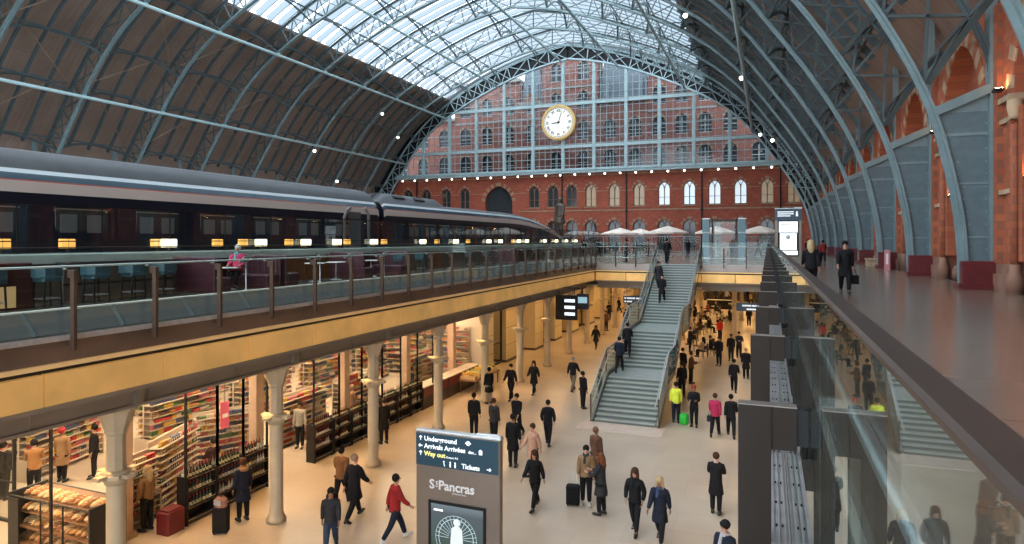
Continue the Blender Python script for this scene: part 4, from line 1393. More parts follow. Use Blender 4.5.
for x in (-.2, .6): b.box(x-.015, x+.015, -.42, -.39, 0, 1.5)
b.bar((-1.4, -.4, 1.5), (1.5, -.4, 1.5), .03); b.build('front_frame', FRM, t)
LOAF = []
for nm, c_ in (('golden loaf', (0.55, 0.30, 0.11)), ('brown loaf', (0.36, 0.16, 0.06)), ('pale roll', (0.66, 0.48, 0.27))):
    b = MB(); b.ball((0, 0, .055), .075, 8, 6, 1.0, 3.0, .75); b.m = 1
    for q in (-.1, 0, .1): b.bar((-.03, q-.015, .108), (.03, q+.015, .108), .012, .012)
    LOAF.append((b.mesh(nm.replace(' ', '_'), [mat(nm+' crust', c_, .6, var=.25, vscale=8), mat('flour', (.7, .6, .45), .8)]), nm))
for si, (z, dy) in enumerate(((0.35, 0.0), (0.7, .08), (1.05, .16), (1.4, .24))):
    for i in range(15):
        me, nm = random.choice(LOAF)
        o = bpy.data.objects.new('bread_loaf', me); col.objects.link(o)
        o.location = (-16.25-1.25+i*.18, 10.9+dy*.4+random.uniform(-.04, .04), z+.02); o.rotation_euler = (0.15, 0, random.uniform(-.15, .15))
        tag(o, '%s on the bread stand, %s shelf from the floor' % (nm, ORD[si+1]), 'bread', '%ss on the %s shelf of the bread stand' % (nm, ORD[si+1]))
# glass partition with black frames beside the bread stand
for i, (x0, x1) in enumerate(((-23.5, -21.4), (-21.4, -19.4))):
    t = thing('glass_partition', 'black framed glass partition %s the bread stand' % ('deep in the shop behind' if i == 0 else 'next to'), 'partition', (x0, 11.7, 0))
    b = MB(); b.box(x0, x1, 11.69, 11.71, .1, 3.6); b.build('pane', GLASS_S, t, True)
    b = MB()
    for x in (x0+.03, x1-.03): b.box(x-.03, x+.03, 11.66, 11.74, 0, 3.7)
    b.box(x0, x1, 11.66, 11.74, 0, .08); b.box(x0, x1, 11.66, 11.74, 3.6, 3.7); b.box(x0, x1, 11.68, 11.72, 1.1, 1.14); b.build('frame', FRM, t, True)

# grocery shelving with packs
PCOL = [((0.40, .03, .025), 'red'), ((0.50, .32, .06), 'yellow'), ((.06, .14, .05), 'green'), ((.48, .42, .34), 'white'), ((.42, .16, .04), 'orange'), ((.38, .10, .13), 'pink'), ((.05, .07, .14), 'blue'), ((.09, .045, .025), 'brown'), ((.34, .24, .14), 'tan')]
PACK = []
for c_, nm in PCOL:
    for q in range(2):
        b = MB(); w_, h_ = random.uniform(.055, .095), random.uniform(.09, .16)
        if q == 0: b.rbox(-.06, .06, -w_/2, w_/2, 0, h_, .012)
        else: b.lathe(0, 0, [(w_*.42, 0), (w_*.42, h_*.8), (w_*.25, h_)], 8)
        b.m = 1
        if q == 0: b.box(.06, .063, -w_*.32, w_*.32, h_*.3, h_*.7); b.box(-.063, -.06, -w_*.32, w_*.32, h_*.3, h_*.7)
        else: b.lathe(0, 0, [(w_*.425, h_*.25), (w_*.425, h_*.6)], 8)
        PACK.append((b.mesh('%s_pack' % nm, [mat('pack_'+nm, c_, .45), mat('pack_panel_%d' % (len(PACK) % 4), random.choice([(.7, .66, .6), (.6, .5, .2), (.5, .1, .08), (.65, .6, .55)]), .5)]), nm, w_, h_, q))
npack = 0
STUFFP = MB(); STUFFP_m = [mat('pack_'+nm, (0, 0, 0)) for _, nm in PCOL]
def gondola(label, short, x, y, rz, L=2.4, levels=5, H=1.9, two=True, dens=1.0, back=True):
    levels += 4
    global npack
    t = thing('shelf_unit', label, 'shelving', (x, y, 0), rz)
    b = MB()
    sides = (1, -1) if two else (1,)
    zs = [0.18+(H-0.35)*i/(levels-1) for i in range(levels)]
    for z in zs:
        for s in sides: b.box(*(sorted((s*.03, s*.42))), -L/2, L/2, z-.025, z)
    b.build('shelf', SHELFM, t)
    b = MB(); b.box(-.03, .03, -L/2, L/2, 0, H); b.box(-.42 if two else -.03, .42, -L/2-.03, -L/2, 0, H*.35); b.box(-.42 if two else -.03, .42, L/2, L/2+.03, 0, H*.35)
    b.build('back_panel', SHELFM, t)
    R = Matrix.Translation((x, y, 0)) @ Matrix.Rotation(rz, 4, 'Z')
    for s in sides:
        for li, z in enumerate(zs):
            yy = -L/2+.08
            pk = random.choice(PACK); run = random.randrange(2, 5)
            while yy < L/2-.08:
                run -= 1
                if run <= 0: pk = random.choice(PACK); run = random.randrange(2, 6)
                me, nm, w_, h_, q = pk
                p = R @ Vector((s*.28, yy+w_/2, z))
                if npack < 300:
                    o = bpy.data.objects.new('grocery_pack', me); col.objects.link(o)
                    o.location = p; o.rotation_euler = (0, 0, rz); npack += 1
                    lab = '%s %s on the %s shelf of the %s' % (nm, 'jar' if q else 'packet', ORD[li+1], short)
                    tag(o, lab, 'grocery', lab.replace('jar', 'jars').replace('packet', 'packets'))
                else:
                    STUFFP.m = [n2 for _, n2 in PCOL].index(nm)
                    i0 = len(STUFFP.v); STUFFP.box(-.06, .06, -w_/2, w_/2, 0, h_)
                    for i in range(i0, len(STUFFP.v)): STUFFP.v[i] = tuple(p + (R.to_3x3() @ Vector(STUFFP.v[i])))
                yy += w_+.015
gondola('tall pale shelf unit right behind the bottle racks, full of packets', 'tall unit behind the bottle racks', -17.0, 14.6, 0.35, 2.2, 5, 2.0, False)
gondola('tilted card rack of small packets beside the stone pillar', 'rack beside the stone pillar', -16.4, 12.9, 0.1, 1.1, 6, 1.9, False)
gondola('short white shelf unit facing the doorway of the shop', 'short unit facing the doorway', -17.9, 17.6, -0.5, 2.0, 5, 1.9, False)
gondola('white curved-row shelf unit behind the racks after the doorway', 'unit behind the racks after the doorway', -17.3, 20.8, 0.0, 2.8, 5, 1.9, False)
gondola('next white shelf unit farther along behind the long rack row', 'next unit behind the long rack row', -17.3, 24.4, 0.0, 2.8, 5, 1.9, False)
gondola('double shelf unit in the middle of the shop near the bread stand', 'middle unit near the bread stand', -22.9, 15.2, 0.2, 3.0, 5, 2.1)
gondola('double shelf unit in the middle of the shop across from the doorway', 'middle unit across from the doorway', -20.8, 18.4, 0.0, 3.2, 5, 2.1)
gondola('double shelf unit in the middle of the shop behind the long rack row', 'middle unit behind the rack row', -20.8, 22.6, 0.0, 3.2, 5, 2.1)
gondola('double shelf unit at the far end of the shop middle row', 'far middle unit', -20.8, 27, 0.0, 3.2, 5, 2.1)
gondola('white shelf unit behind the red fronted counters', 'unit behind the red counters', -17.0, 29.6, 0.0, 2.6, 4, 2.1, False)
gondola('double shelf unit deep behind the red fronted counters', 'deep unit behind the red counters', -20.8, 31.0, 0.0, 2.6, 4, 2.1)
for i in range(3): gondola('tall shelving on the shop end wall by the cream passage, %s from the column row' % ORD[i+1], 'end wall shelving', -17.2-2.8*i, 33.72, -PI/2, 2.6, 5, 2.9, False)
for i in range(7): gondola('tall wall shelving on the shop back wall, %s bay from the near end' % ORD[i+1], 'back wall bay %d' % i, -26.4, 9+3.4*i, 0, 3.2, 6, 2.7, False)
o = STUFFP.build('groceries', STUFFP_m); tag(o, 'mass of small colourful packets filling the deeper shop shelves', 'groceries', kind='stuff')
b = MB(); b.box(-27.2, -26.9, -6, 34, 0, 4.44); struct(b.build('wall_left', mat('shop_wall', (.55, .47, .36), .6)))
b = MB(); b.box(-27.2, SX, 33.8, 34, 0, 4.44); struct(b.build('wall_back', mat('shop_wall', (.55, .47, .36), .6)))
b = MB(); b.box(-27.2, -13, -6.2, -6, 0, 4.44); struct(b.build('wall_front', mat('shop_wall', (.55, .47, .36), .6)))
# hanging pink poster and green header signs in the shop
for (x, y, z, w_, h_, c_, lb) in ((-17.2, 17.0, 1.9, .35, .9, (.7, .12, .2), 'pink hanging banner above the short shelf unit'), (-19.2, 24.0, 2.9, .9, .3, (.08, .4, .12), 'small green hanging sign over the middle shelves'), (-16.4, 23.2, 1.9, .7, .5, (.45, .04, .03), 'red and black poster board by the long rack row'), (-15.9, 18.0, 0.9, .35, 1.1, (.75, .05, .08), 'bright red standing board inside the shop doorway')):
    t = thing('sign_board', lb, 'sign', (x, y, z))
    b = MB(); b.rbox(-.02, .02, -w_/2, w_/2, -h_/2, h_/2, .005); b.build('panel', mat('sign_'+lb[:6], c_, .5), t)
    b = MB(); b.box(.02, .024, -w_*.35, w_*.35, -h_*.1, h_*.05); b.build('stripe', WHITE, t)
    if 'stand' in lb: b = MB(); b.box(-.12, .12, -.1, .1, -z, -z+.03); b.bar((0, 0, -z), (0, 0, -h_/2), .04); b.build('stand', FRM, t)
    else: b = MB(); b.bar((0, 0, h_/2), (0, 0, 4.44-z), .012); b.build('cord', FRM, t)

# flower and fruit stand by the fourth column
t = thing('flower_stand', 'long produce stand with pale crates beyond the counters', 'stall', (-14.3, 31.6, 0))
b = MB(); b.box(-.5, .5, -1.6, 1.6, .62, .7); b.box(-.45, -.4, -1.5, -1.45, 0, .62); b.box(.4, .45, -1.5, -1.45, 0, .62); b.box(-.45, -.4, 1.45, 1.5, 0, .62); b.box(.4, .45, 1.45, 1.5, 0, .62); b.build('table', WOOD, t)
b = MB()
for i in range(6): b.rbox(-.42, .42, -1.5+i*.5, -1.06+i*.5, .7, .86, .02)
b.build('crate', mat('pale_crate', (.5, .36, .2), .6), t)
for i in range(6):
    for j in range(5):
        b = MB(); b.ball((0, 0, .09), .09, 8, 6)
        o = b.build('fruit', mat('fruit_%d' % (i % 3), [(.6, .35, .06), (.62, .5, .2), (.4, .35, .08)][i % 3], .5)); o.location = (-14.3-.32+j*.16, 31.6-1.28+i*.5, .86)
        tag(o, '%s fruit in crate %s of the produce stand' % (['orange', 'pale yellow', 'green'][i % 3], ORD[i+1]), 'fruit', 'round fruit on the produce stand, crate %s' % ORD[i+1])

# cream panelled walls, lit shopfronts past the shop
CP = mat('cream_cladding', (0.66, 0.55, 0.34), 0.45)
for k, (y0, y1, x) in enumerate(((34.0, 35.6, -15.2), (38.6, 41.0, -15.6), (43.6, 45.4, -15.4), (48.2, 50, -15.4), (53, 55, -15.4), (58, 60.5, -15.4), (63.5, 66, -15.4), (70, 74, -15.4), (78, 84, -15.4))):
    t = thing('wall_left', None, None, (x, y0, 0)); struct(t)
    b = MB(); b.box(x-8, x, y0, y1, 0, 4.44); b.build('cladding', CP, t, True)
    b = MB(); b.box(x-8, x+.02, y0-.01, y1+.01, 0, .16)
    for z in (1.1, 2.2, 3.3): b.box(x, x+.006, y0, y1, z, z+.02)
    b.build('skirting', BRONZE, t, True)
b = MB(); b.box(-23.6, -23.4, 34, 91.7, 0, 4.44); struct(b.build('wall_left', CP))
for i, (y0, y1) in enumerate(((35.7, 38.5), (45.5, 48.1), (55.1, 57.9), (66.1, 69.9))):
    t = thing('shop_window', 'glazed shopfront with dark frame between cream walls, %s past the grocery shop' % ORD[i+1], 'shop window', (-15.9, y0, 0))
    b = MB(); b.box(-15.93, -15.9, y0, y1, .1, 3.4); b.build('pane', GLASS_S, t, True)
    b = MB()
    for y in (y0, (y0+y1)/2, y1): b.box(-15.98, -15.86, y-.04, y+.04, 0, 3.6)
    b.box(-15.98, -15.86, y0, y1, 3.4, 3.6); b.box(-15.98, -15.86, y0, y1, 0, .12); b.box(-15.96, -15.88, y0, y1, 1.3, 1.36); b.build('frame', FRM, t, True)
    gondola('white display shelf behind shopfront glass, %s past the grocery shop' % ORD[i+1], 'display shelf', -18, (y0+y1)/2, 0, 2.2, 4, 2.4, False) if False else None

# ================================================================ HANGING SIGNS
SIGNB = mat('sign_navy', (0.015, 0.035, 0.075), 0.35)
TXW = emit_mat('sign_letters', (0.85, 0.9, 0.95), 0.55)
def hang_sign(label, x, y, z, w_, h_, lines, top=4.44):
    t = thing('hanging_sign', label, 'sign', (x, y, z))
    b = MB(); b.rbox(-w_/2, w_/2, -.06, .06, -h_/2, h_/2, .01); b.build('panel', SIGNB, t)
    b = MB(); b.bar((-w_*.35, 0, h_/2), (-w_*.35, 0, top-z), .03); b.bar((w_*.35, 0, h_/2), (w_*.35, 0, top-z), .03); b.build('hanger', FRM, t)
    b = MB()
    for i, segs in enumerate(lines):
        z0 = h_/2-h_*(i+.75)/(len(lines)+.3)
        for (u, v) in segs: b.box(-w_*.45+u*w_*.9, -w_*.45+v*w_*.9, -.066, -.06, z0-.05, z0+.05)
    b.build('letter_strip', TXW, t)
    return t
hang_sign('blue direction sign with one line hanging below the far walkway, left of the stairs', -8.9, YV+1.3, 3.55, 1.75, .55, [[(0,.08),(.12,.5),(.55,.8)], [(0,.08),(.12,.35)]])
hang_sign('blue direction sign hanging below the far walkway near the promenade side', -1.2, YV+1.3, 3.3, 1.6, .55, [[(.2,.6),(.63,.85),(.9,.98)], [(.4,.8),(.9,.98)]])
t = thing('departure_board', 'black departures board with three bright rows hanging beside the columns', 'screen', (-11.4, 38.0, 3.75))
b = MB(); b.rbox(-.68, .68, -.1, .1, -.75, .75, .02); b.build('housing', BLACK, t)
b = MB()
for z in (.42, .02, -.38): b.box(-.1, .55, -.106, -.1, z-.09, z+.09)
b.build('display_rows', emit_mat('board_rows', (.7, .8, .9), 1.2), t)
b = MB(); b.bar((-.5, 0, .75), (-.5, 0, 1.2), .04); b.bar((.5, 0, .75), (.5, 0, 1.2), .04); b.build('hanger', FRM, t)
b = MB(); b.bar((-.9, 0, 1.2), (.68, 0, 1.2), .06); b.build('arm', FRM, t)
t = thing('departure_board', 'smaller dark screen hanging just behind the departures board', 'screen', (-11.2, 41.0, 3.85))
b = MB(); b.rbox(-.4, .4, -.08, .08, -.5, .5, .02); b.build('housing', SIGNB, t)
b = MB(); b.box(-.3, .3, -.086, -.08, -.1, .3); b.build('display', emit_mat('board_rows2', (.3, .5, .6), .8), t)
b = MB(); b.bar((0, 0, .5), (0, 0, .85), .04); b.bar((-1.2, 0, .85), (.1, 0, .85), .05); b.build('hanger', FRM, t)
# ================================================================ INFORMATION TOTEMS
TOT = mat('totem_metal', (0.20, 0.165, 0.14), 0.4, 0.6, var=.08, vscale=1)
def totem(nm, label, x, y, z, w_, h_, th, rz, near):
    t = thing(nm, label, 'information totem', (x, y, z), rz)
    b = MB(); b.rbox(-w_/2, w_/2, 0, th, 0, h_, 0.02); b.build('body', TOT, t)
    b = MB(); b.rbox(-w_/2-.01, w_/2+.02, -.01, th+.01, h_, h_+.04, .01); b.rbox(w_*.22, w_/2, .03, th-.03, h_+.04, h_+.09, .01); b.build('top_cap', INOX, t)
    hh = h_*0.215
    b = MB(); b.box(-w_/2+.01, w_/2-.02*w_, -.012, 0, h_-hh, h_-.03); b.build('sign_panel', mat('teal_sign_panel', (0.006, 0.035, 0.06), .35, emit=(.008, .05, .08), estr=.15), t)
    sw = w_*.31
    b = MB()
    for (x0, x1, z0, z1) in ((-sw-.06, -sw, .25*h_, .55*h_), (sw, sw+.06, .25*h_, .55*h_), (-sw-.06, sw+.06, .55*h_, .55*h_+.06), (-sw-.06, sw+.06, .25*h_-.06, .25*h_)): b.box(x0, x1, -.03, 0, z0, z1)
    b.build('screen_frame', BLACK, t)
    return t, hh, sw
KY = 13.0
KH = 3.5; KW = 2.08; KX = on_y(416, KY)+KW/2
t, hh, sw = totem('information_totem', 'tall brown metal totem with blue sign panel and screen on the lower floor', KX, KY, 0, KW, KH, .16, 0, True)
WT = emit_mat('totem_white_letters', (0.9, 0.95, 1.0), 0.5); YT = emit_mat('totem_yellow_letters', (0.95, 0.85, 0.25), 0.45)
rx = (PI/2, 0, 0); L0 = -KW/2+.02
zt = KH-.03
text_mesh('Underground', .15, 'lettering', WT, t, (L0+.20, -.014, zt-.16), rx, .002, bold=True)
text_mesh('Arrivals Arrivées', .15, 'lettering', WT, t, (L0+.20, -.014, zt-.33), rx, .002, bold=True)
text_mesh('disc...', .09, 'lettering', WT, t, (L0+1.30, -.014, zt-.33), rx, .002, bold=True)
text_mesh('Way out', .15, 'lettering', YT, t, (L0+.20, -.014, zt-.50), rx, .002, bold=True)
text_mesh('Euston Rd', .07, 'lettering', WT, t, (L0+.76, -.014, zt-.50), rx, .002)
text_mesh('Tickets', .15, 'lettering', WT, t, (L0+1.14, -.014, zt-.68), rx, .002, bold=True)
b = MB()
for (x, z, a) in ((L0+.11, zt-.11, 90), (L0+.11, zt-.28, 180), (L0+.11, zt-.45, 90), (L0+1.80, zt-.63, 0)):
    c_, s_ = math.cos(math.radians(a)), math.sin(math.radians(a))
    b = MB(); b.bar((x-.05*c_, -.016, z-.05*s_), (x+.05*c_, -.016, z+.05*s_), .02, .006, (0, 1, 0))
    b.bar((x+.05*c_, -.016, z+.05*s_), (x+.01*c_-.035*s_, -.016, z+.01*s_+.035*c_), .018, .006, (0, 1, 0)); b.bar((x+.05*c_, -.016, z+.05*s_), (x+.01*c_+.035*s_, -.016, z+.01*s_-.035*c_), .018, .006, (0, 1, 0)); b.build('arrow', WT, t)
def ring_xz(mb, x, z, r0, r1, y=-.016, n=20, r0b=0.0005):
    vs = []
    for r in (r0, r1):
        for k in range(n): a = 2*PI*k/n; vs.append((x+r*math.cos(a), y, z+r*math.sin(a)))
    mb.add(vs, [(k, (k+1) % n, n+(k+1) % n, n+k) for k in range(n)])
b = MB(); ring_xz(b, L0+1.30, zt-.11, .03, .052); b.box(L0+1.23, L0+1.37, -.017, -.014, zt-.122, zt-.098)
b.build('pictogram', WT, t); b = MB(); b.box(L0+1.56, L0+1.64, -.016, -.014, zt-.33, zt-.25); b.add([(L0+1.55, -.016, zt-.25), (L0+1.65, -.016, zt-.25), (L0+1.60, -.016, zt-.21)], [(0, 1, 2)])
b.build('pictogram', WT, t)
for x_ in (.70, .86, .98):
    b = MB(); ring_xz(b, L0+x_, zt-.585, 0.001, .02); b.bar((L0+x_, -.016, zt-.61), (L0+x_+(.02 if x_ == .7 else 0), -.016, zt-.69), .035 if x_ > .7 else .02, .006, (0, 1, 0)); b.build('pictogram', WT, t)
SPM = mat('brushed_letters', (0.72, 0.72, 0.72), 0.4, 0.2)
text_mesh('S', .29, 'logo', SPM, t, (L0+.33, -.012, zt-1.22), rx, .006, bold=True)
text_mesh('t', .15, 'logo', SPM, t, (L0+.495, -.012, zt-1.12), rx, .006, bold=True)
b = MB(); b.box(L0+.49, L0+.55, -.018, -.008, zt-1.17, zt-1.15); b.build('logo', SPM, t)
text_mesh('Pancras', .29, 'logo', SPM, t, (L0+.56, -.012, zt-1.22), rx, .006, bold=True)
text_mesh('INTERNATIONAL', .045, 'logo', SPM, t, (L0+.90, -.012, zt-1.29), rx, .002)
# screen with a generic poster of a pale figure before an arc
m = bpy.data.materials.new('totem_screen'); m.use_nodes = True
nt = m.node_tree; bs = nt.nodes['Principled BSDF']; tc = nt.nodes.new('ShaderNodeTexCoord'); sx = nt.nodes.new('ShaderNodeSeparateXYZ'); rp = nt.nodes.new('ShaderNodeValToRGB'); mr = nt.nodes.new('ShaderNodeMapRange')
mr.inputs['From Min'].default_value = .9; mr.inputs['From Max'].default_value = 2.0
rp.color_ramp.elements[0].color = (.03, .07, .05, 1); rp.color_ramp.elements[1].color = (.20, .27, .31, 1)
e = rp.color_ramp.elements.new(.75); e.color = (.07, .10, .12, 1)
nt.links.new(tc.outputs['Object'], sx.inputs[0]); nt.links.new(sx.outputs['Z'], mr.inputs['Value']); nt.links.new(mr.outputs[0], rp.inputs['Fac']); nt.links.new(rp.outputs['Color'], bs.inputs['Emission Color']); bs.inputs['Emission Strength'].default_value = 1.0; bs.inputs['Base Color'].default_value = (.02, .02, .02, 1); bs.inputs['Roughness'].default_value = .2
b = MB(); b.box(-sw, sw, -.014, 0, .25*KH, .55*KH); b.build('screen', m, t)
b = MB()
PZ2 = .55*KH
ring_xz(b, -.02, PZ2-.72, .42, .435, -.0155, 28); ring_xz(b, -.02, PZ2-.72, .50, .51, -.0155, 28)
for k in range(16):
    a = PI*k/15; b.bar((-.02+.18*math.cos(a), -.0155, PZ2-.72+.18*math.sin(a)), (-.02+.51*math.cos(a), -.0155, PZ2-.72+.51*math.sin(a)), .009, .002, (0, 1, 0))
b.build('poster_arc', emit_mat('poster_pale', (.35, .5, .54), .55), t)
b = MB(); ring_xz(b, 0, PZ2-.36, .001, .085, -.017); b.add([(-.16, -.017, PZ2-.85), (.16, -.017, PZ2-.85), (.13, -.017, PZ2-.5), (.05, -.017, PZ2-.44), (-.05, -.017, PZ2-.44), (-.13, -.017, PZ2-.5)], [(0, 1, 2, 3, 4, 5)]); b.build('poster_figure', emit_mat('poster_figure_white', (.55, .62, .60), .5), t)
b = MB(); b.box(-sw+.07, -sw+.30, -.016, -.014, PZ2-.16, PZ2-.12); b.build('poster_mark', emit_mat('poster_white', (.9, .9, .9), .9), t)
# side strip light grey edge
# upper deck totem
t, hh, sw = totem('information_totem', 'brown totem with bright white screen standing on the upper deck at the rail end', 1.32, 49.5, DECK, 1.75, 3.85, .3, 0, False)
b = MB(); b.box(-sw-.06, sw+.06, -.016, -.002, .6, 2.95); b.build('screen', emit_mat('white_screen', (.93, .97, 1.0), .95), t)
b = MB(); b.box(-sw-.13, -sw-.06, -.04, 0, .5, 3.02); b.box(sw+.06, sw+.13, -.04, 0, .5, 3.02); b.box(-sw-.13, sw+.13, -.04, 0, 2.95, 3.02); b.box(-sw-.13, sw+.13, -.04, 0, .5, .6); b.build('bezel', BLACK, t)
b = MB(); b.box(-sw+.02, sw-.25, -.019, -.015, 2.72, 2.77); b.box(-sw+.02, sw-.4, -.019, -.015, 2.6, 2.64); ring_xz(b, 0, 1.85, .001, .16, -.018); b.build('screen_mark', mat('pale_grey_mark', (.55, .6, .6), .5), t)
b = MB()
for z in (3.62, 3.48, 3.34): b.box(-.7, .35-.2*(z < 3.4), -.02, -.012, z-.035, z+.035)
b.box(.5, .62, -.02, -.012, 3.3, 3.65); b.build('letter_strip', TXW, t)

# ================================================================ PARASOLS, SCREENS BEYOND THE OPENING
def make_parasol():
    t = thing('parasol', '', 'parasol')
    b = MB(); b.lathe(0, 0, [(.35, 0), (.35, .08), (.06, .12), (.035, .2), (.03, 2.95)], 10); b.build('pole', WHITE, t)
    b = MB(); n = 8
    vs = [(0, 0, 3.05)]
    for r, z in ((1.0, 2.78), (2.1, 2.42)):
        for k in range(n): a = 2*PI*(k+.5)/n; vs.append((r*math.cos(a), r*math.sin(a), z))
    for k in range(n): a = 2*PI*(k+.5)/n; vs.append((2.1*math.cos(a), 2.1*math.sin(a), 2.27))
    fs = [(0, 1+k, 1+(k+1) % n) for k in range(n)]
    for j in range(2): fs += [(1+j*n+k, 1+(j+1)*n+k, 1+(j+1)*n+(k+1) % n, 1+j*n+(k+1) % n) for k in range(n)]
    b.add(vs, fs); b.build('canopy', mat('parasol_cloth', (0.72, 0.62, 0.54), 0.8), t)
    b = MB()
    for k in range(n): a = 2*PI*(k+.5)/n; b.bar((.05*math.cos(a), .05*math.sin(a), 2.3), (1.9*math.cos(a), 1.9*math.sin(a), 2.42), .03)
    b.build('ribs', WHITE, t)
    return t
pr = make_parasol()
PAR = [(668, 66, 'pale cafe parasol standing beyond the top of the stairs'), (716, 68, 'pale cafe parasol between the two blue glass posts beyond the opening'), (760, 68, 'pale cafe parasol next to the white-screen totem'), (620, 74, 'pale cafe parasol farther back near the bronze statue'), (640, 80, 'pale cafe parasol farthest back before the hotel wall')]
for i, (px, y, lb) in enumerate(PAR):
    loc = (on_y(px, y), y, DECK)
    if i == 0: pr.location = loc; tag(pr, lb, 'parasol', 'cafe parasols on the upper deck')
    else: dup(pr, loc, label=lb)
BLG = mat('pale_blue_glass', (0.10, 0.19, 0.22), 0.35)
for i, (px, y) in enumerate(((706, 60), (742, 60))):
    x = on_y(px, y)
    t = thing('glass_pillar', 'pale blue glass-clad pillar on the upper deck, %s' % ('nearer the stairs' if i == 0 else 'nearer the white-screen totem'), 'pillar', (x, y, DECK))
    b = MB(); b.rbox(-.3, .3, -.2, .2, 0, 3.5, .02); b.build('glass_cladding', BLG, t)
    b = MB(); b.box(-.32, .32, -.22, .22, 3.5, 3.56); b.box(-.32, .32, -.22, .22, 0, .1)
    for z in (1.1, 2.3): b.box(-.31, .31, -.21, .21, z, z+.03)
    b.build('band', INOX, t)
t = thing('lift_frame', 'dark steel lift frame between the blue glass pillars beyond the opening', 'lift', (on_y(724, 61), 61, DECK))
b = MB()
for x in (-1.0, 1.0):
    for y in (0, 1.6): b.box(x-.06, x+.06, y-.06, y+.06, 0, 3.4)
b.box(-1.06, 1.06, -.06, 1.66, 3.3, 3.5); b.box(-1, 1, 0, .05, 1.0, 1.08); b.build('frame', BRONZE_D, t)
b = MB(); b.box(-.94, .94, 0, .02, .05, 3.3); b.build('pane', GLASS_S, t)
# low planters / cafe screens behind the parasols
for i, (px0, px1, y) in enumerate(((588, 652, 72), (652, 700, 76), (745, 778, 76))):
    x0, x1 = on_y(px0, y), on_y(px1, y)
    t = thing('cafe_screen', ['long glazed cafe screen left of the stair head', 'glazed cafe screen straight behind the stair head', 'glazed cafe screen behind the white-screen totem'][i], 'screen', (x0, y, DECK))
    b = MB(); b.box(x0, x1, y-.01, y+.01, .1+DECK, DECK+2.0); b.build('pane', glass_mat('frosted_cafe_glass', (.8, .84, .84), .02, .15, .3), t, True)
    b = MB(); n = max(2, int((x1-x0)/1.5))
    for k in range(n+1): xx = x0+(x1-x0)*k/n; b.box(xx-.04, xx+.04, y-.04, y+.04, DECK, DECK+2.1)
    b.box(x0, x1, y-.03, y+.03, DECK, DECK+.15); b.box(x0, x1, y-.03, y+.03, DECK+2.0, DECK+2.1); b.build('frame', mat('grey_frame', (.2, .2, .2), .5), t, True)
# cafe tables and chairs up there
CH = None
def make_chair():
    t = thing('cafe_chair', '', 'chair')
    b = MB(); b.rbox(-.21, .21, -.21, .21, .43, .47, .015); b.build('seat', mat('chair_black', (.03, .03, .03), .5), t)
    b = MB(); b.sweep([(-.19, -.21, .47), (-.2, -.25, .85), (.2, -.25, .85), (.19, -.21, .47)], .03, .03, up=(0, 1, 0)); b.box(-.19, .19, -.25, -.23, .62, .84); b.build('backrest', mat('chair_black', (.03, .03, .03), .5), t)
    for (x, y) in ((-.18, -.18), (.18, -.18), (-.18, .18), (.18, .18)):
        b = MB(); b.bar((x, y, .44), (x*1.15, y*1.15, 0), .03); b.build('leg', FRM, t)
    return t
ch0 = make_chair(); chn = [0]
def chair(x, y, z, rz, lab, group):
    if chn[0] == 0: ch0.location = (x, y, z); ch0.rotation_euler = (0, 0, rz); tag(ch0, lab, 'chair', group)
    else: dup(ch0, (x, y, z), rz, lab, group)
    chn[0] += 1
def make_table(r=.4, h=.74, top=None):
    t = thing('round_table', '', 'table')
    b = MB(); b.lathe(0, 0, [(r, h-.03), (r, h)], 20); b.build('tabletop', top or WHITE, t)
    b = MB(); b.lathe(0, 0, [(.03, .02), (.03, h-.03)], 8); b.build('pedestal', INOX, t)
    b = MB(); b.lathe(0, 0, [(.26, 0), (.24, .02), (.03, .05)], 16); b.build('base', INOX, t)
    return t
tb0 = make_table(); tbn = [0]
def table(x, y, z, lab, group, scale=None):
    if tbn[0] == 0: tb0.location = (x, y, z); tag(tb0, lab, 'table', group)
    else: dup(tb0, (x, y, z), 0, lab, group, scale)
    tbn[0] += 1
# lower cafe beside the stairs
k = 0
for (px, py) in ((706, 352), (690, 340), (704, 329), (726, 322), (715, 313), (699, 320)):
    x, y = at(px, py); k += 1
    table(x, y, 0, 'round white cafe table right of the stairs, %s from the stair foot' % ORD[k], 'cafe tables right of the stairs')
    for j, a in enumerate((0.4, 2.5, 4.4)):
        chair(x+.65*math.sin(a), y+.65*math.cos(a), 0, PI-a, 'black cafe chair %s cafe table %s from the stair foot' % (['at the far side of', 'on the promenade side of', 'on the stair side of'][j], ORD[k]), 'black chairs of the lower cafe')
# glass fronted cafe counters
t = thing('cafe_counter', 'white topped cafe counter with glass front right of the stairs', 'counter', (*at(722, 309), 0))
b = MB(); b.rbox(-1.6, 1.6, -.35, .35, 0, 1.0, .02); b.build('body', BLACK, t)
b = MB(); b.rbox(-1.65, 1.65, -.4, .4, 1.0, 1.05, .01); b.build('worktop', WHITE, t)
b = MB(); b.box(-1.5, 1.5, -.37, -.35, .2, .9); b.build('front_panel', GLASS_W, t)
t = thing('cafe_counter', 'dark coffee kiosk under the far walkway with pale lit menu', 'counter', (-4.6, 88.5, 0))
b = MB(); b.rbox(-3.2, 3.2, -.4, 1.6, 0, 1.1, .03); b.build('body', DARK, t)
b = MB(); b.box(-3.2, 3.2, 1.2, 1.4, 2.3, 3.3); b.build('menu_board', emit_mat('menu_glow', (.25, .45, .5), .7), t)
b = MB()
for x in (-3.1, 3.1): b.box(x-.06, x+.06, 1.2, 1.32, 0, 3.3)
b.build('post', BLACK, t)

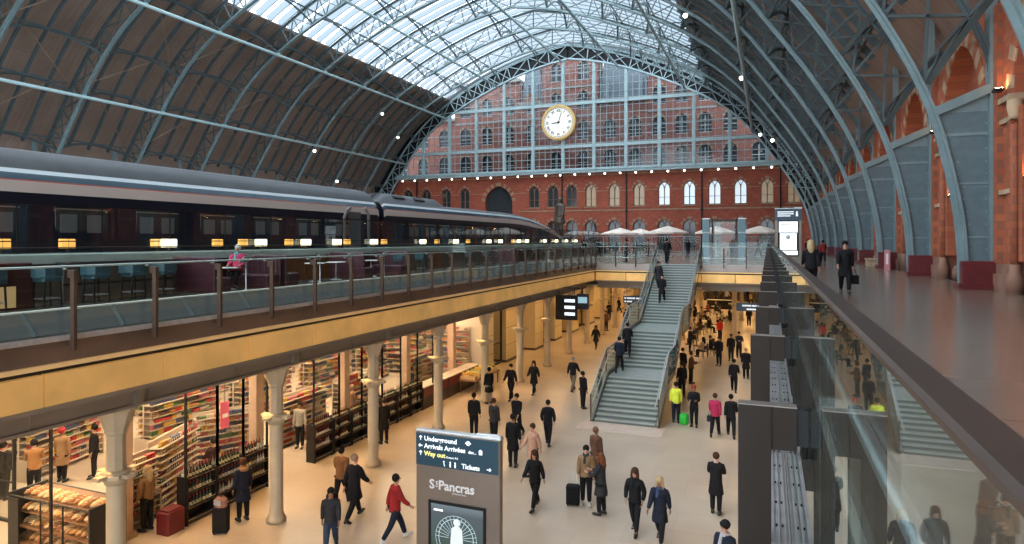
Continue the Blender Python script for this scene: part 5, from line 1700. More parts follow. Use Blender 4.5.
# ================================================================ STATUE (plain stand-in)
sxx = on_y(560, 94)
BRZ = mat('statue_bronze', (0.09, 0.075, 0.06), 0.5, 0.5, var=.25, vscale=.6)
t = thing('statue', 'tall dark bronze statue on a drum plinth in front of the end wall', 'statue', (sxx, 94, DECK))
b = MB(); b.lathe(0, 0, [(2.2, 0), (2.2, .3), (1.9, .4), (1.9, 1.9), (2.1, 2.0), (2.1, 2.2)], 24, False); b.build('plinth', mat('granite', (.16, .14, .13), .5, var=.2), t)
STATUE = t

# ================================================================ BAR TERRACE
BW = -17.95
DKRED = mat('oxblood_panel', (0.06, 0.014, 0.012), 0.35, var=.15)
ORW = mat('orange_wood_panel', (0.24, 0.095, 0.03), 0.4, var=.15)
TPE = mat('taupe_panel', (0.16, 0.125, 0.10), 0.5, var=.1)
LEATH = mat('purple_leather', (0.055, 0.014, 0.022), 0.4)
DKP = mat('dark_panel', (0.03, 0.024, 0.022), 0.45)
t = thing('bar_wall', 'low panelled back wall of the bar terrace in front of the train', 'wall', (BW, 0, DECK)); struct(t)
segs = [(-8, 6.9, DKP)]
pxs = [(-8, 6.5, TPE), (6.5, 9.2, DKRED), ]
y = 8.3
seglist = [(-8, on_x(-30, BW), TPE), (on_x(-30, BW), on_x(8, BW), ORW), (on_x(8, BW), on_x(32, BW), DKRED), (on_x(32, BW), on_x(166, BW), TPE), (on_x(166, BW), on_x(190, BW), ORW), (on_x(190, BW), on_x(276, BW), DKRED), (on_x(276, BW), on_x(330, BW), ORW), (on_x(330, BW), on_x(348, BW), TPE), (on_x(348, BW), on_x(394, BW), DKRED), (on_x(394, BW), on_x(430, BW), TPE), (on_x(430, BW), on_x(442, BW), ORW), (on_x(442, BW), on_x(500, BW), TPE), (on_x(500, BW), on_x(540, BW), ORW), (on_x(540, BW), YV, DKRED), (YV, 60, TPE), (60, 75.9, DKRED)]
for (a, c, m_) in seglist:
    b = MB(); b.box(BW-.12, BW, a, c, DECK, 7.22)
    n = max(1, round((c-a)/.9))
    for i in range(n+1): yy = a+(c-a)*i/n; b.box(BW, BW+.015, yy-.015, yy+.015, DECK, 7.2)
    b.build('panel', m_, t, True)
b = MB(); b.rbox(BW-.3, BW+.16, -8, 75.9, 7.22, 7.48, .03); b.build('coping', mat('pale_green_coping', (0.42, 0.50, 0.47), 0.3, var=.1), t, True)
t = thing('glass_screen', 'tall glass security screen with thin dark posts between terrace and train', 'glass screen', (BW-.1, 0, 7.48))
b = MB(); b.box(BW-.11, BW-.09, -8, 75.9, 7.48, 8.8); b.build('pane', GLASS_W, t, True)
b = MB(); b.box(BW-.12, BW-.08, -8, 75.9, 8.79, 8.83); b.build('top_rail', BLACK, t, True)
b = MB(); b.box(BW-.07, BW-.05, -8, 75.9, 7.80, 7.83); b.build('mid_rail', BLACK, t, True)
for k in range(36):
    b = MB(); b.box(BW-.075, BW-.045, -7.5+2.3*k, -7.47+2.3*k, 7.48, 8.8); b.build('post', BLACK, t, True)
# counter with stools
CT = BW+.75
y0c, y1c = on_x(32, BW)+.3, on_x(166, BW)-.3
t = thing('bar_counter', 'long dark bar counter behind the teal stools', 'counter', (CT, y0c, DECK))
b = MB(); b.rbox(CT-.3, CT+.25, y0c, y1c, 1.02+DECK, 1.07+DECK, .01); b.build('worktop', DKP, t, True)
b = MB(); b.box(CT-.2, CT-.05, y0c+.05, y1c-.05, DECK, DECK+1.02); b.build('front_panel', TPE, t, True)
b = MB(); b.box(CT+.0, CT+.03, y0c, y1c, DECK+.45, DECK+.5); b.build('foot_rail', FRM, t, True)
TEAL = mat('teal_leather', (0.04, 0.085, 0.105), 0.4, spec=.3)
def make_stool():
    t = thing('bar_stool', '', 'stool')
    b = MB(); b.rbox(-.22, .24, -.24, .24, .64, .76, .04); b.build('seat', TEAL, t)
    b = MB()
    pts = [(-.2, -.26, .98), (.08, -.30, .98), (.25, -.2, 1.0), (.27, 0, 1.01), (.25, .2, 1.0), (.08, .30, .98), (-.2, .26, .98)]
    for (dz, w_) in ((-.13, .03),): b.sweep([(x, y, z-.11) for x, y, z in pts], .26, .045, up=(0, 0, 1))
    b.build('backrest', TEAL, t)
    for (x, y) in ((-.17, -.19), (.2, -.19), (-.17, .19), (.2, .19)):
        b = MB(); b.bar((x, y, .65), (x*1.1, y*1.1, 0), .035); b.build('leg', FRM, t)
    b = MB(); b.sweep([(-.18, -.2, .22), (.21, -.2, .22), (.21, .2, .22), (-.18, .2, .22)], .025, .025, up=(0, 0, 1), closed=True); b.build('foot_ring', INOX, t)
    return t
stl = make_stool()
SXS = CT+.75
for i, px in enumerate((47, 96, 133, 164)):
    y = on_x(px, SXS)
    lab = 'teal leather bar stool at the long counter, %s from the near end' % ORD[i+1]
    if i == 0: stl.location = (SXS, y, DECK); tag(stl, lab, 'stool', 'teal bar stools')
    else: dup(stl, (SXS, y, DECK), label=lab)
for i, px in enumerate((-10, 400, 421, 470, 487)):
    y = on_x(px, SXS)
    dup(stl, (SXS, y, DECK), label='teal leather bar stool %s' % ['before the near end of the counter', 'just beyond the purple booths', 'second beyond the purple booths', 'third beyond the purple booths', 'fourth beyond the purple booths'][i])
# counter end cabinet with pale lit front
t = thing('bar_cabinet', 'wooden cabinet with pale lit front at the near end of the terrace', 'cabinet', (CT+.2, on_x(0, CT+.2), DECK))
b = MB(); b.rbox(-.4, .4, -.9, .5, 0, 1.1, .02); b.build('body', DKRED, t)
b = MB(); b.box(.4, .42, -.8, .1, .05, .55); b.build('lit_panel', mat('amber_lit_panel', (.5, .36, .18), .5, emit=(1, .62, .25), estr=.25), t)
# booths: quilted purple benches with tables
def make_booth():
    t = thing('booth_seat', '', 'booth')
    b = MB(); b.rbox(-.9, .9, -.30, .30, .0, .46, .04); b.build('seat', LEATH, t)
    b = MB(); b.rbox(-.9, .9, -.42, -.30, 0, 1.12, .04)
    for i in range(7): b.tube([(-.75+i*.25, -.29, .5), (-.75+i*.25, -.29, 1.05)], .035, 6)
    b.build('backrest', LEATH, t)
    return t
bt = make_booth()
BTX = BW+1.12
BTL = [((203, 0), 'purple quilted booth bench nearest the teal stools'), ((253, PI), 'purple quilted booth bench opposite the woman in pink'), ((274, 0), 'purple quilted booth bench backing onto the orange wood panel'), ((352, 0), 'purple quilted booth bench in the group past the orange wood panel'), ((388, PI), 'last purple quilted booth bench before the far stools'), ((505, 0), 'purple quilted booth bench near the far end of the terrace')]
for i, ((px, rz), lb) in enumerate(BTL):
    y = on_x(px, BTX)
    if i == 0: bt.location = (BTX, y, DECK); bt.rotation_euler = (0, 0, rz); tag(bt, lb, 'booth', 'purple booths on the bar terrace')
    else: dup(bt, (BTX, y, DECK), rz, lb)
BTT = [(228, 'round table in the booth of the woman in pink'), (315, 'round table before the orange wood panel'), (336, 'second round table before the orange wood panel'), (371, 'round table between the far purple booths'), (548, 'round table with white chairs at the far end of the terrace')]
for px, lb in BTT:
    table(BTX+.1, on_x(px, BTX+.1), DECK, lb, 'round tables on the bar terrace')
WCH = mat('white_cloth', (.65, .63, .6), .6)
for i, px in enumerate((246, 350, 384, 320, 549)):
    y = on_x(px, -15.6)
    t = thing('menu_stand', 'white menu stand on a thin pole, %s along the terrace' % ORD[i+1], 'menu stand', (-15.6, y, DECK))
    b = MB(); b.lathe(0, 0, [(.17, 0), (.15, .03), (.02, .06), (.015, .95)], 10); b.build('pole', INOX, t)
    b = MB(); b.add([(-.12, -.2, .92), (.14, -.2, 1.12), (.14, .2, 1.12), (-.12, .2, .92), (-.12, -.2, .94), (.14, -.2, 1.14), (.14, .2, 1.14), (-.12, .2, .94)], [(0,3,2,1),(4,5,6,7),(0,1,5,4),(1,2,6,5),(2,3,7,6),(3,0,4,7)]); b.build('board', WCH, t)
# lanterns on the coping
LW_ = emit_mat('lantern_white', (1.0, 0.87, 0.58), 2.6); LA_ = emit_mat('amber_reflection', (1.0, 0.45, 0.09), 1.5)
def make_lantern(m, L):
    t = thing('table_lantern', '', 'lamp')
    b = MB(); b.rbox(-.07, .07, -L/2, L/2, .14, .40, .02); b.build('shade', m, t)
    b = MB(); b.box(-.02, .02, -.02, .02, 0, .14); b.box(-.08, .08, -L/2-.01, L/2+.01, .15, .17); b.box(-.075, .075, -.004, .004, .14, .41); b.build('frame', BRONZE, t)
    return t
lwt = make_lantern(LW_, .52); lam = make_lantern(LA_, .42)
LX = BW+.06
for i, px in enumerate((-20, 169, 261, 306, 337, 374, 423, 456, 489, 500.5, 519, 527, 545, 556.5, 566.5, 576)):
    y = on_x(px, LX); lb = 'glowing white box lantern on the pale coping, %s along from the near end' % ORD[i+1]
    if i == 0: lwt.location = (LX, y, 7.48); tag(lwt, lb, 'lamp', 'white lanterns on the coping')
    else: dup(lwt, (LX, y, 7.48), label=lb)
AXX = BW-.6  # amber reflections of lanterns, built as glowing boxes
for i, px in enumerate((1, 67, 157, 217.5, 243, 289, 347, 384, 437, 468, 513)):
    y = on_x(px, AXX); lb = 'amber lantern reflection built behind the glass screen, %s from the near end' % ORD[i+1]
    if i == 0: lam.location = (AXX, y, 7.48); tag(lam, lb, 'lamp', 'amber lantern reflections behind the glass screen')
    else: dup(lam, (AXX, y, 7.48), label=lb)
b = MB(); b.box(AXX-.12, AXX+.12, -8, 72, PZ, 7.48); tag(b.build('platform_ledge', mat('amber_ledge', (.2, .13, .05), .5)), 'low dark ledge on the platform carrying the amber lantern reflections', 'ledge')
# small platform benches
for i, (y, lb) in enumerate(((46.5, 'low stone bench by the right brick wall of the promenade'),)):
    t = thing('stone_bench', lb, 'bench', (6.1, y, DECK))
    b = MB(); b.rbox(-.3, .3, -1.0, 1.0, .4, .48, .02); b.build('seat', STONE, t)
    for s_ in (-.7, .7): b = MB(); b.rbox(-.25, .25, s_-.12, s_+.12, 0, .4, .01); b.build('leg', STONE, t)
b = MB(); b.rbox(-.04, .04, -.8, .8, .0, 1.1, .02); b.m = 1; b.box(-.045, -.04, -.6, .1, .3, .9)
tag(b.build('poster_board', [mat('pink_board', (.5, .18, .2), .6), WHITE], loc=(0, 0, 0)), 'pink and white poster board standing against the right brick wall', 'poster board').location = (6.2, 41.5, DECK)

# ================================================================ WARM UPLIGHTS ON THE BRICK WALL
UPL = emit_mat('warm_uplight_glow', (1.0, 0.56, 0.25), 60.0)
u0 = None
for k in range(0, 12):
    yc = RIBS[k]-BAY/2
    for j, (dy, z) in enumerate(((-1.75, 3.45), (1.75, 3.45), (-3.3, 6.35), (3.3, 6.35))):
        lab = 'warm wall uplight, %s %s, wall bay %s from the clock' % ('lower' if j < 2 else 'upper', 'screen-side' if dy > 0 else 'camera-side', ORD[k+1])
        loc = (WR-.26 if j > 1 else WR+.1, yc+dy, DECK+z)
        if u0 is None:
            u0 = thing('wall_uplight', lab, 'light', loc, 0, 'warm uplights along the brick wall')
            b = MB(); b.box(-.12, .12, -.16, .16, -.0, .10); b.build('housing', BLACK, u0)
            b = MB(); b.box(-.10, .10, -.13, .13, .102, .112); b.build('lens', UPL, u0)
        else: dup(u0, loc, label=lab)
# ================================================================ PEOPLE
def vec(x, y, z): return Vector((x, y, z))
def skeleton(p):
    a = {k: math.radians(v) for k, v in p.items() if k != 'sit'}
    J = {}
    lean = a.get('lean', 0)
    hz = 0.93
    J['pelvis'] = vec(0, 0, hz)
    for s, n in ((-1, 'l'), (1, 'r')):
        th, kn = a.get('t'+n, 0), a.get('k'+n, 0)
        h = vec(s*.09, 0, hz-.03); d1 = vec(0, math.sin(th), -math.cos(th)); d2 = vec(0, math.sin(th-kn), -math.cos(th-kn))
        k = h + d1*.43 + vec(s*.01, 0, 0); an = k + d2*.40
        J['hip'+n], J['knee'+n], J['ank'+n] = h, k, an
        ft = a.get('f'+n, 0); J['toe'+n] = an + vec(s*.015, .17*math.cos(ft), -.17*math.sin(ft)-.035)
        J['heel'+n] = an + vec(0, -.05, -.04)
    up = lambda dz, dy=0: J['pelvis'] + vec(0, math.sin(lean)*dz+dy, math.cos(lean)*dz)
    J['waist'] = up(.15); J['belly'] = up(.06); J['chest'] = up(.36); J['nb'] = up(.53, -.005); J['neck'] = up(.585, .0); J['jaw'] = up(.65, .022); J['head'] = up(.72, .008); J['crown'] = up(.77, -.005)
    for s, n in ((-1, 'l'), (1, 'r')):
        sh = up(.475) + vec(s*.175, 0, 0); f, ab, e, inn = a.get('s'+n, 0), a.get('a'+n, .12), a.get('e'+n, .2), a.get('i'+n, 0)
        d1 = vec(s*math.sin(ab), math.sin(f)*math.cos(ab), -math.cos(f)*math.cos(ab))
        d2 = vec(s*math.sin(ab-inn)*.8, math.sin(f+e)*math.cos(ab-inn), -math.cos(f+e)*math.cos(ab-inn)).normalized()
        el = sh + d1*.285; wr = el + d2*.25
        J['sh'+n], J['el'+n], J['wr'+n], J['fd'+n] = sh, el, wr, d2
    low = min(J['ankl'].z, J['ankr'].z)
    dz = 0.085 - low
    for k in list(J):
        if not k.startswith('fd'): J[k] = J[k] + vec(0, 0, dz)
    return J
POSES = {
    'stand': dict(tl=2, tr=-2, kl=2, kr=2, sl=4, sr=2, el=14, er=10),
    'stride': dict(tl=26, kl=8, tr=-20, kr=14, fl=-8, fr=32, sl=-22, sr=24, el=12, er=26, lean=3),
    'step': dict(tr=24, kr=6, tl=-10, kl=34, fr=-8, fl=40, sr=-18, sl=20, er=12, el=28, lean=3),
    'phone': dict(tl=3, tr=-3, kl=4, kr=3, sl=22, sr=26, el=78, er=74, il=28, ir=26, lean=2),
    'pocket': dict(tl=20, kl=6, tr=-16, kr=12, fr=28, sl=-10, sr=-8, al=16, ar=16, el=36, er=36, il=22, ir=22, lean=2),
    'sit': dict(tl=84, tr=82, kl=84, kr=80, sl=18, sr=24, el=62, er=58, il=12, ir=14, lean=-2),
}
def skinmesh(name, chain, levels=1, m=None):
    """chain: dict of vertices {key: (co, (rx, ry))} and edges; grown into one continuous surface"""
    verts, edges, root = chain
    idx = {k: i for i, k in enumerate(verts)}
    me = bpy.data.meshes.new(name)
    me.from_pydata([tuple(v[0]) for v in verts.values()], [(idx[a], idx[b]) for a, b in edges], [])
    o = bpy.data.objects.new(name+'_tmp', me); col.objects.link(o)
    md = o.modifiers.new('skin', 'SKIN'); md.use_smooth_shade = True; md.branch_smoothing = 0.4
    if not me.skin_vertices: 
        me.attributes  # the modifier adds the layer on first evaluation
    sv = me.skin_vertices[0].data if me.skin_vertices else None
    if sv is None:
        bm = bmesh.new(); bm.from_mesh(me); bm.verts.layers.skin.verify(); bm.to_mesh(me); bm.free(); sv = me.skin_vertices[0].data
    for k, v in verts.items():
        r = v[1] if isinstance(v[1], tuple) else (v[1], v[1])
        sv[idx[k]].radius = r
        sv[idx[k]].use_root = (k == root)
    ss = o.modifiers.new('sub', 'SUBSURF'); ss.levels = levels; ss.render_levels = levels
    dg = bpy.context.evaluated_depsgraph_get(); dg.update()
    out = bpy.data.meshes.new_from_object(o.evaluated_get(dg))
    out.name = name
    bpy.data.objects.remove(o); bpy.data.meshes.remove(me)
    out.materials.clear(); out.materials.append(m or MATS['skin_tone'])
    for p in out.polygons: p.use_smooth = True
    return out
mat('skin_tone', (0.50, 0.27, 0.18), 0.55)
def build_pose(nm):
    J = skeleton(POSES[nm]); R = {}
    V = {}; E = []
    def v(k, co, r): V[k] = (co, r)
    # body: one continuous surface with separate fingers
    for k, r in (('pelvis', (.145, .10)), ('waist', (.12, .09)), ('chest', (.15, .10)), ('nb', (.075, .065)), ('neck', (.05, .052)), ('jaw', (.062, .072)), ('head', (.076, .092)), ('crown', (.058, .07))): v(k, J[k], r)
    E += [('pelvis', 'waist'), ('waist', 'chest'), ('chest', 'nb'), ('nb', 'neck'), ('neck', 'jaw'), ('jaw', 'head'), ('head', 'crown')]
    for n, s in (('l', -1), ('r', 1)):
        for k, r in (('hip', .08), ('knee', .055), ('ank', .038), ('toe', .032)): v(k+n, J[k+n], r)
        E += [('pelvis', 'hip'+n), ('hip'+n, 'knee'+n), ('knee'+n, 'ank'+n), ('ank'+n, 'toe'+n)]
        for k, r in (('sh', .058), ('el', .042), ('wr', .028)): v(k+n, J[k+n], r)
        E += [('nb', 'sh'+n), ('sh'+n, 'el'+n), ('el'+n, 'wr'+n)]
        d = J['fd'+n]; inn = vec(-s, 0, 0); sd = d.cross(inn).normalized(); palm = J['wr'+n] + d*.055; v('palm'+n, palm, (.034, .022)); E.append(('wr'+n, 'palm'+n))
        kn = palm + d*.025; 
        for q, (off, L) in enumerate(((-.030, .062), (-.010, .072), (.010, .068), (.030, .052))):
            a = palm + d*.045 + sd*off; b_ = a + (d*.8+inn*.35).normalized()*L*.5; c_ = b_ + (d*.45+inn*.8).normalized()*L*.5
            v('f%d%s' % (q, n), a, .010); v('g%d%s' % (q, n), b_, .009); v('h%d%s' % (q, n), c_, .008)
            E += [('palm'+n, 'f%d%s' % (q, n)), ('f%d%s' % (q, n), 'g%d%s' % (q, n)), ('g%d%s' % (q, n), 'h%d%s' % (q, n))]
        t0 = J['wr'+n] + d*.03 - sd*.03 + vec(0, .0, 0); t1 = t0 + (d*.6-sd*.7+inn*.3).normalized()*.045
        v('t0'+n, t0, .012); v('t1'+n, t1, .010); E += [('wr'+n, 't0'+n), ('t0'+n, 't1'+n)]
    R['body'] = skinmesh('person_body', (V, E, 'pelvis'), 1)
    # trousers
    V = {}; E = []
    v('pelvis', J['belly'], (.155, .115)); 
    for n in 'lr':
        v('hip'+n, J['hip'+n]-vec(0, 0, .05), (.115, .12)); v('knee'+n, J['knee'+n], .085); v('cuff'+n, J['ank'+n]+(J['knee'+n]-J['ank'+n])*.02, .066)
        E += [('pelvis', 'hip'+n), ('hip'+n, 'knee'+n), ('knee'+n, 'cuff'+n)]
    R['trousers'] = skinmesh('trousers', (V, E, 'pelvis'), 1)
    # jacket and coat
    for kind in ('jacket', 'coat'):
        V = {}; E = []
        hemz = J['pelvis'] + vec(0, 0, -.10)
        if kind == 'coat' and nm != 'sit':
            mid = (J['kneel']+J['kneer'])*.5
            v('hem', J['pelvis']*.2 + vec(0, mid.y*.8, (mid.z-.02)*.8), (.25, .24)); v('hem2', J['pelvis']*.32 + vec(0, mid.y*.68, (mid.z-.02)*.68), (.24, .22)); v('hips', hemz, (.215, .18)); E += [('hem', 'hem2'), ('hem2', 'hips'), ('hips', 'waist')]
        else:
            v('hips', hemz if nm != 'sit' else J['pelvis'], (.21, .175)); v('hips2', (hemz if nm != 'sit' else J['pelvis'])+vec(0, 0, .05), (.205, .17)); E += [('hips', 'hips2'), ('hips2', 'waist')]
        v('waist', J['waist'], (.185, .155)); v('chest', J['chest'], (.215, .165)); v('nb', J['nb']-vec(0, 0, .02), (.12, .11)); v('collar', J['neck']+vec(0, 0, -.005), (.085, .085)); E += [('waist', 'chest'), ('chest', 'nb'), ('nb', 'collar')]
        for n in 'lr':
            v('sh'+n, J['sh'+n], .10); v('el'+n, J['el'+n], .075); v('wr'+n, J['wr'+n]-J['fd'+n]*.01, .055); E += [('nb', 'sh'+n), ('sh'+n, 'el'+n), ('el'+n, 'wr'+n)]
        R[kind] = skinmesh(kind, (V, E, 'waist'), 1)
    # shoes
    for n in 'lr':
        b = MB(); a, t = J['ank'+n], J['toe'+n]; h = J['heel'+n]
        b.tube([h-vec(0, .01, 0), a+vec(0, .03, -.03), t+vec(0, -.03, .0), t+vec(0, .035, -.005)], [.04, .052, .046, .028], 10)
        b.tube([a+vec(0, 0, -.03), a+vec(0, 0, .05)], [.05, .046], 8)
        R['shoe'+n] = b.mesh('shoe', mat('shoe_black', (.015, .014, .013), .45))
    # hair and face
    H = J['head']; fwd = .0
    b = MB(); b.ball(tuple(H+vec(0, -.028, .03)), .108, 12, 8, .93, .98, 1.0); R['short'] = b.mesh('hair', MATS['skin_tone'])
    b = MB(); b.ball(tuple(H+vec(0, -.026, .032)), .113, 12, 8, .95, .98, 1.0); b.tube([tuple(H+vec(0, -.06, .03)), tuple(H+vec(0, -.075, -.08)), tuple(H+vec(0, -.085, -.22)), tuple(H+vec(0, -.10, -.36))], [.09, .105, .095, .03], 10)
    b.tube([tuple(H+vec(-.078, .0, .03)), tuple(H+vec(-.085, .01, -.10)), tuple(H+vec(-.09, .02, -.24))], [.03, .035, .015], 7); b.tube([tuple(H+vec(.078, .0, .03)), tuple(H+vec(.085, .01, -.10)), tuple(H+vec(.09, .02, -.24))], [.03, .035, .015], 7)
    R['long'] = b.mesh('hair', MATS['skin_tone'])
    b = MB(); b.ball(tuple(H+vec(0, -.02, .04)), .115, 12, 8, .93, .98, .95); b.lathe(H.x, H.y-.012, [(.112, H.z+.035), (.115, H.z+.075)], 12); R['cap'] = b.mesh('hat', MATS['skin_tone'])
    b = MB(); b.tube([tuple(J['neck']+vec(0, -.03, -.09)), tuple(J['neck']+vec(0, -.03, .0)), tuple(J['neck']+vec(0, -.04, .05))], [.13, .13, .09], 12); R['hood'] = b.mesh('hood', MATS['skin_tone'])
    b = MB(); b.sweep([(J['neck'].x+.085*math.cos(q*PI/6), J['neck'].y+.08*math.sin(q*PI/6), J['neck'].z-.02) for q in range(12)], .07, .04, up=(0, 0, 1), closed=True)
    b.tube([tuple(J['neck']+vec(.03, .085, -.03)), tuple(J['chest']+vec(.04, .15, -.02))], [.035, .04], 6); R['scarf'] = b.mesh('scarf', MATS['skin_tone'])
    b = MB()
    F = H+vec(0, .098, -.01)
    b.tube([tuple(F+vec(0, -.012, .028)), tuple(F+vec(0, .016, -.012)), tuple(F+vec(0, -.01, -.02))], [.008, .014, .01], 6)
    R['nose'] = b.mesh('nose', MATS['skin_tone'])
    b = MB(); 
    for s in (-1, 1): b.ball(tuple(F+vec(s*.032, -.014, .022)), .011, 6, 5, 1, .6, .8)
    R['eyes'] = b.mesh('eyes', mat('eye_dark', (.03, .02, .018), .3))
    b = MB(); b.ball(tuple(F+vec(0, -.013, -.045)), .021, 8, 5, 1, .4, .3); R['mouth'] = b.mesh('mouth', mat('lip', (.35, .1, .09), .5))
    b = MB()
    for s in (-1, 1): b.ball(tuple(H+vec(s*.080, -.005, .0)), .024, 6, 5, .45, .7, 1.1)
    R['ears'] = b.mesh('ears', MATS['skin_tone'])
    R['J'] = J
    return R
PM = {k: build_pose(k) for k in POSES}
CC = {}
for nm_, me_ in (('figure', PM['stand']['body']), ('bronze_coat', PM['stand']['coat']), ('bronze_trousers', PM['stand']['trousers']), ('bronze_hair', PM['stand']['short'])):
    o = bpy.data.objects.new(nm_, me_); col.objects.link(o); o.parent = STATUE; o.location = (0, 0, 2.2); o.scale = (3.7, 3.7, 3.3); o.rotation_euler = (0, 0, 2.6)
    o.material_slots[0].link = 'OBJECT'; o.material_slots[0].material = BRZ
def cmat(c, rough=.8):
    key = tuple(round(x, 3) for x in c)
    if key not in CC: CC[key] = mat('cloth_%02d' % len(CC), key, rough, var=.12, vscale=6, spec=.15)
    return CC[key]
BLK = (.012, .012, .014); CHAR = (.03, .03, .034); NAV = (.014, .018, .032); JEAN = (.03, .045, .08); GRY = (.09, .09, .09); BRN = (.11, .055, .028); TAN = (.26, .16, .085)
REDC = (.28, .02, .02); PINK = (.38, .03, .09); BEI = (.42, .30, .20); HBL = (.012, .009, .008); HBR = (.06, .028, .014); HRD = (.14, .05, .02); HBD = (.42, .30, .16); HGR = (.3, .29, .28)
HIV = (.75, .85, .08)
SKINS = [(0.55, 0.30, 0.21), (0.48, 0.26, 0.17), (0.30, 0.15, 0.09), (0.58, 0.34, 0.25)]
npers = 0
def person(label, x, y, z, rz, pose='stand', top='jacket', tc=BLK, lc=BLK, hair='short', hc=HBL, h=1.72, shoes=None, extra=(), skin=None):
    global npers
    P = PM[pose]; npers += 1
    t = thing('person', label, 'person', (x, y, z), math.radians(rz)); s = h/1.74; t.scale = (s, s, s)
    sk = cmat(skin or SKINS[npers % 4], .5)
    def part(nm, me, m_):
        o = bpy.data.objects.new(nm, me); col.objects.link(o); o.parent = t
        if m_ is not None: o.material_slots[0].link = 'OBJECT'; o.material_slots[0].material = m_
        return o
    part('body', P['body'], sk); part('trousers', P['trousers'], cmat(lc)); part(top, P[top], cmat(tc))
    for n in 'lr': part('shoe', P['shoe'+n], cmat(shoes) if shoes else None)
    if hair: part('hat' if hair == 'cap' else 'hair', P[hair], cmat(hc))
    part('nose', P['nose'], sk); part('eyes', P['eyes'], None); part('mouth', P['mouth'], None)
    if hair != 'long': part('ears', P['ears'], sk)
    for e, c_ in extra: part(e, P[e], cmat(c_))
    return t
def pf(label, px, py, rz, z=0.0, **k):
    x, y = at(px, py, z)
    return person(label, x, y, z, rz, **k)
def hand_pos(t, pose, side='r'):
    J = PM[pose]['J']; p = J['wr'+side]+J['fd'+side]*.09
    return t.matrix_basis @ p if False else (Matrix.Translation(t.location) @ Matrix.Rotation(t.rotation_euler.z, 4, 'Z') @ Matrix.Scale(t.scale[0], 4)) @ p

# --- lower floor, near
A = pf('person in navy coat with tan fur hood standing at the bottle racks beside a suitcase', 243, 521, 70, top='coat', tc=NAV, hc=HBR, extra=(('hood', (.3, .17, .08)),))
pB = pf('walking person in dark jacket with backpack, lowest left of the totem', 331, 553, -150, pose='step', tc=CHAR, lc=JEAN, h=1.66, hc=HBL)
pC = pf('bald person in long dark coat walking away near the third column', 354, 519, -10, pose='stride', top='coat', tc=BLK, hair='short', hc=(.33, .2, .14), h=1.84)
pf('person in brown jacket half hidden behind the bald walker', 341, 505, 10, pose='step', tc=(.22, .1, .04), hc=HBL)
pE = pf('person in red jacket and white shoes striding left of the totem', 395, 541, -40, pose='stride', tc=REDC, lc=NAV, hc=HBL, shoes=(.6, .58, .55), h=1.76)
pf('person in dark jacket seen just over the totem, left one of the pair', 474, 437, 10, pose='stand', tc=BLK, hc=HBL)
pf('person in dark jacket seen just over the totem, right one of the pair', 494, 444, -20, pose='stand', tc=CHAR, hc=HBR)
pf('person in wide black coat walking near the fifth column', 511, 400, 175, pose='stride', tc=BLK, h=1.8)
pf('person in black clothes behind the long black coat near the peach walker', 517, 436, 170, pose='step', tc=BLK)
pf('person in long black coat standing beside the peach-clad walker', 513, 467, 5, pose='stand', top='coat', tc=BLK, h=1.8)
pf('person in dark jacket walking away alone, left of the stair foot', 548, 445, 5, pose='pocket', tc=BLK, lc=BLK)
pf('person in pale peach coat walking behind the woman in black', 533, 474, 160, pose='stride', top='coat', tc=(.55, .33, .24), hc=HBR, lc=GRY)
pf('person with long dark hair in black jacket and leggings mid-stride', 535, 508, 170, pose='stride', tc=BLK, hair='long', hc=HBR)
pf('person in brown coat right at the stair foot slab', 596, 481, -30, pose='stand', top='coat', tc=(.12, .06, .04), hc=(.2, .09, .05))
pN = pf('person in tan jacket and dark scarf holding the black suitcase', 586, 505, 190, pose='stand', tc=TAN, lc=BLK, hc=HBL, shoes=(.5, .5, .5), extra=(('scarf', (.04, .05, .05)),))
pf('person with long auburn hair and black coat looking at a phone', 601, 515, 80, pose='phone', top='coat', tc=CHAR, hair='long', hc=HRD)
pf('person with long brown hair and black fur-collar jacket walking to the camera', 635, 532, 175, pose='pocket', tc=BLK, hair='long', hc=HBR, extra=(('scarf', BLK),))
pQ = pf('blonde person in long navy coat walking to the camera', 660, 542, 175, pose='stride', top='coat', tc=NAV, hair='long', hc=HBD, extra=(('scarf', (.05, .07, .14)),))
pf('person in black jacket and grey skirt seen from behind', 716, 514, -5, pose='phone', top='coat', tc=BLK, hc=HBR, lc=BLK)
pf('person in dark coat and black hat at the lower picture edge by the bronze posts', 725, 604, 150, pose='stand', tc=NAV, hair='cap', hc=BLK, h=1.75, extra=(('scarf', (.4, .4, .42)),))
pf('broad person in black jacket and grey trousers walking away, left of the stairs', 573, 391, -10, pose='stride', tc=BLK, lc=(.17, .14, .11), hc=HGR, h=1.8)
pf('slim person all in black standing beside the grey-trousered walker', 583, 409, -40, pose='stand', tc=BLK)
pf('person with long hair in black coat walking past the sixth column', 534, 394, 175, pose='stride', top='coat', tc=BLK, hair='long', hc=HBR)
pf('person in long black coat standing at the fifth column beside the shop', 489, 404, 60, pose='stand', top='coat', tc=BLK, lc=(.3, .26, .2))
pf('person in black coat walking alone in the cream passage', 596, 349, 175, pose='stride', top='coat', tc=BLK, hair='long', hc=HBR)
pf('dark-clad person behind the glass at the left side of the stair foot', 600, 398, 90, pose='stand', tc=NAV, h=1.4)
pf('dark-clad person walking behind the upper flight on the column side', 626, 328, 30, pose='stride', tc=BLK)
pf('second dark-clad person by the column side of the stairs', 633, 352, 30, pose='step', tc=NAV)
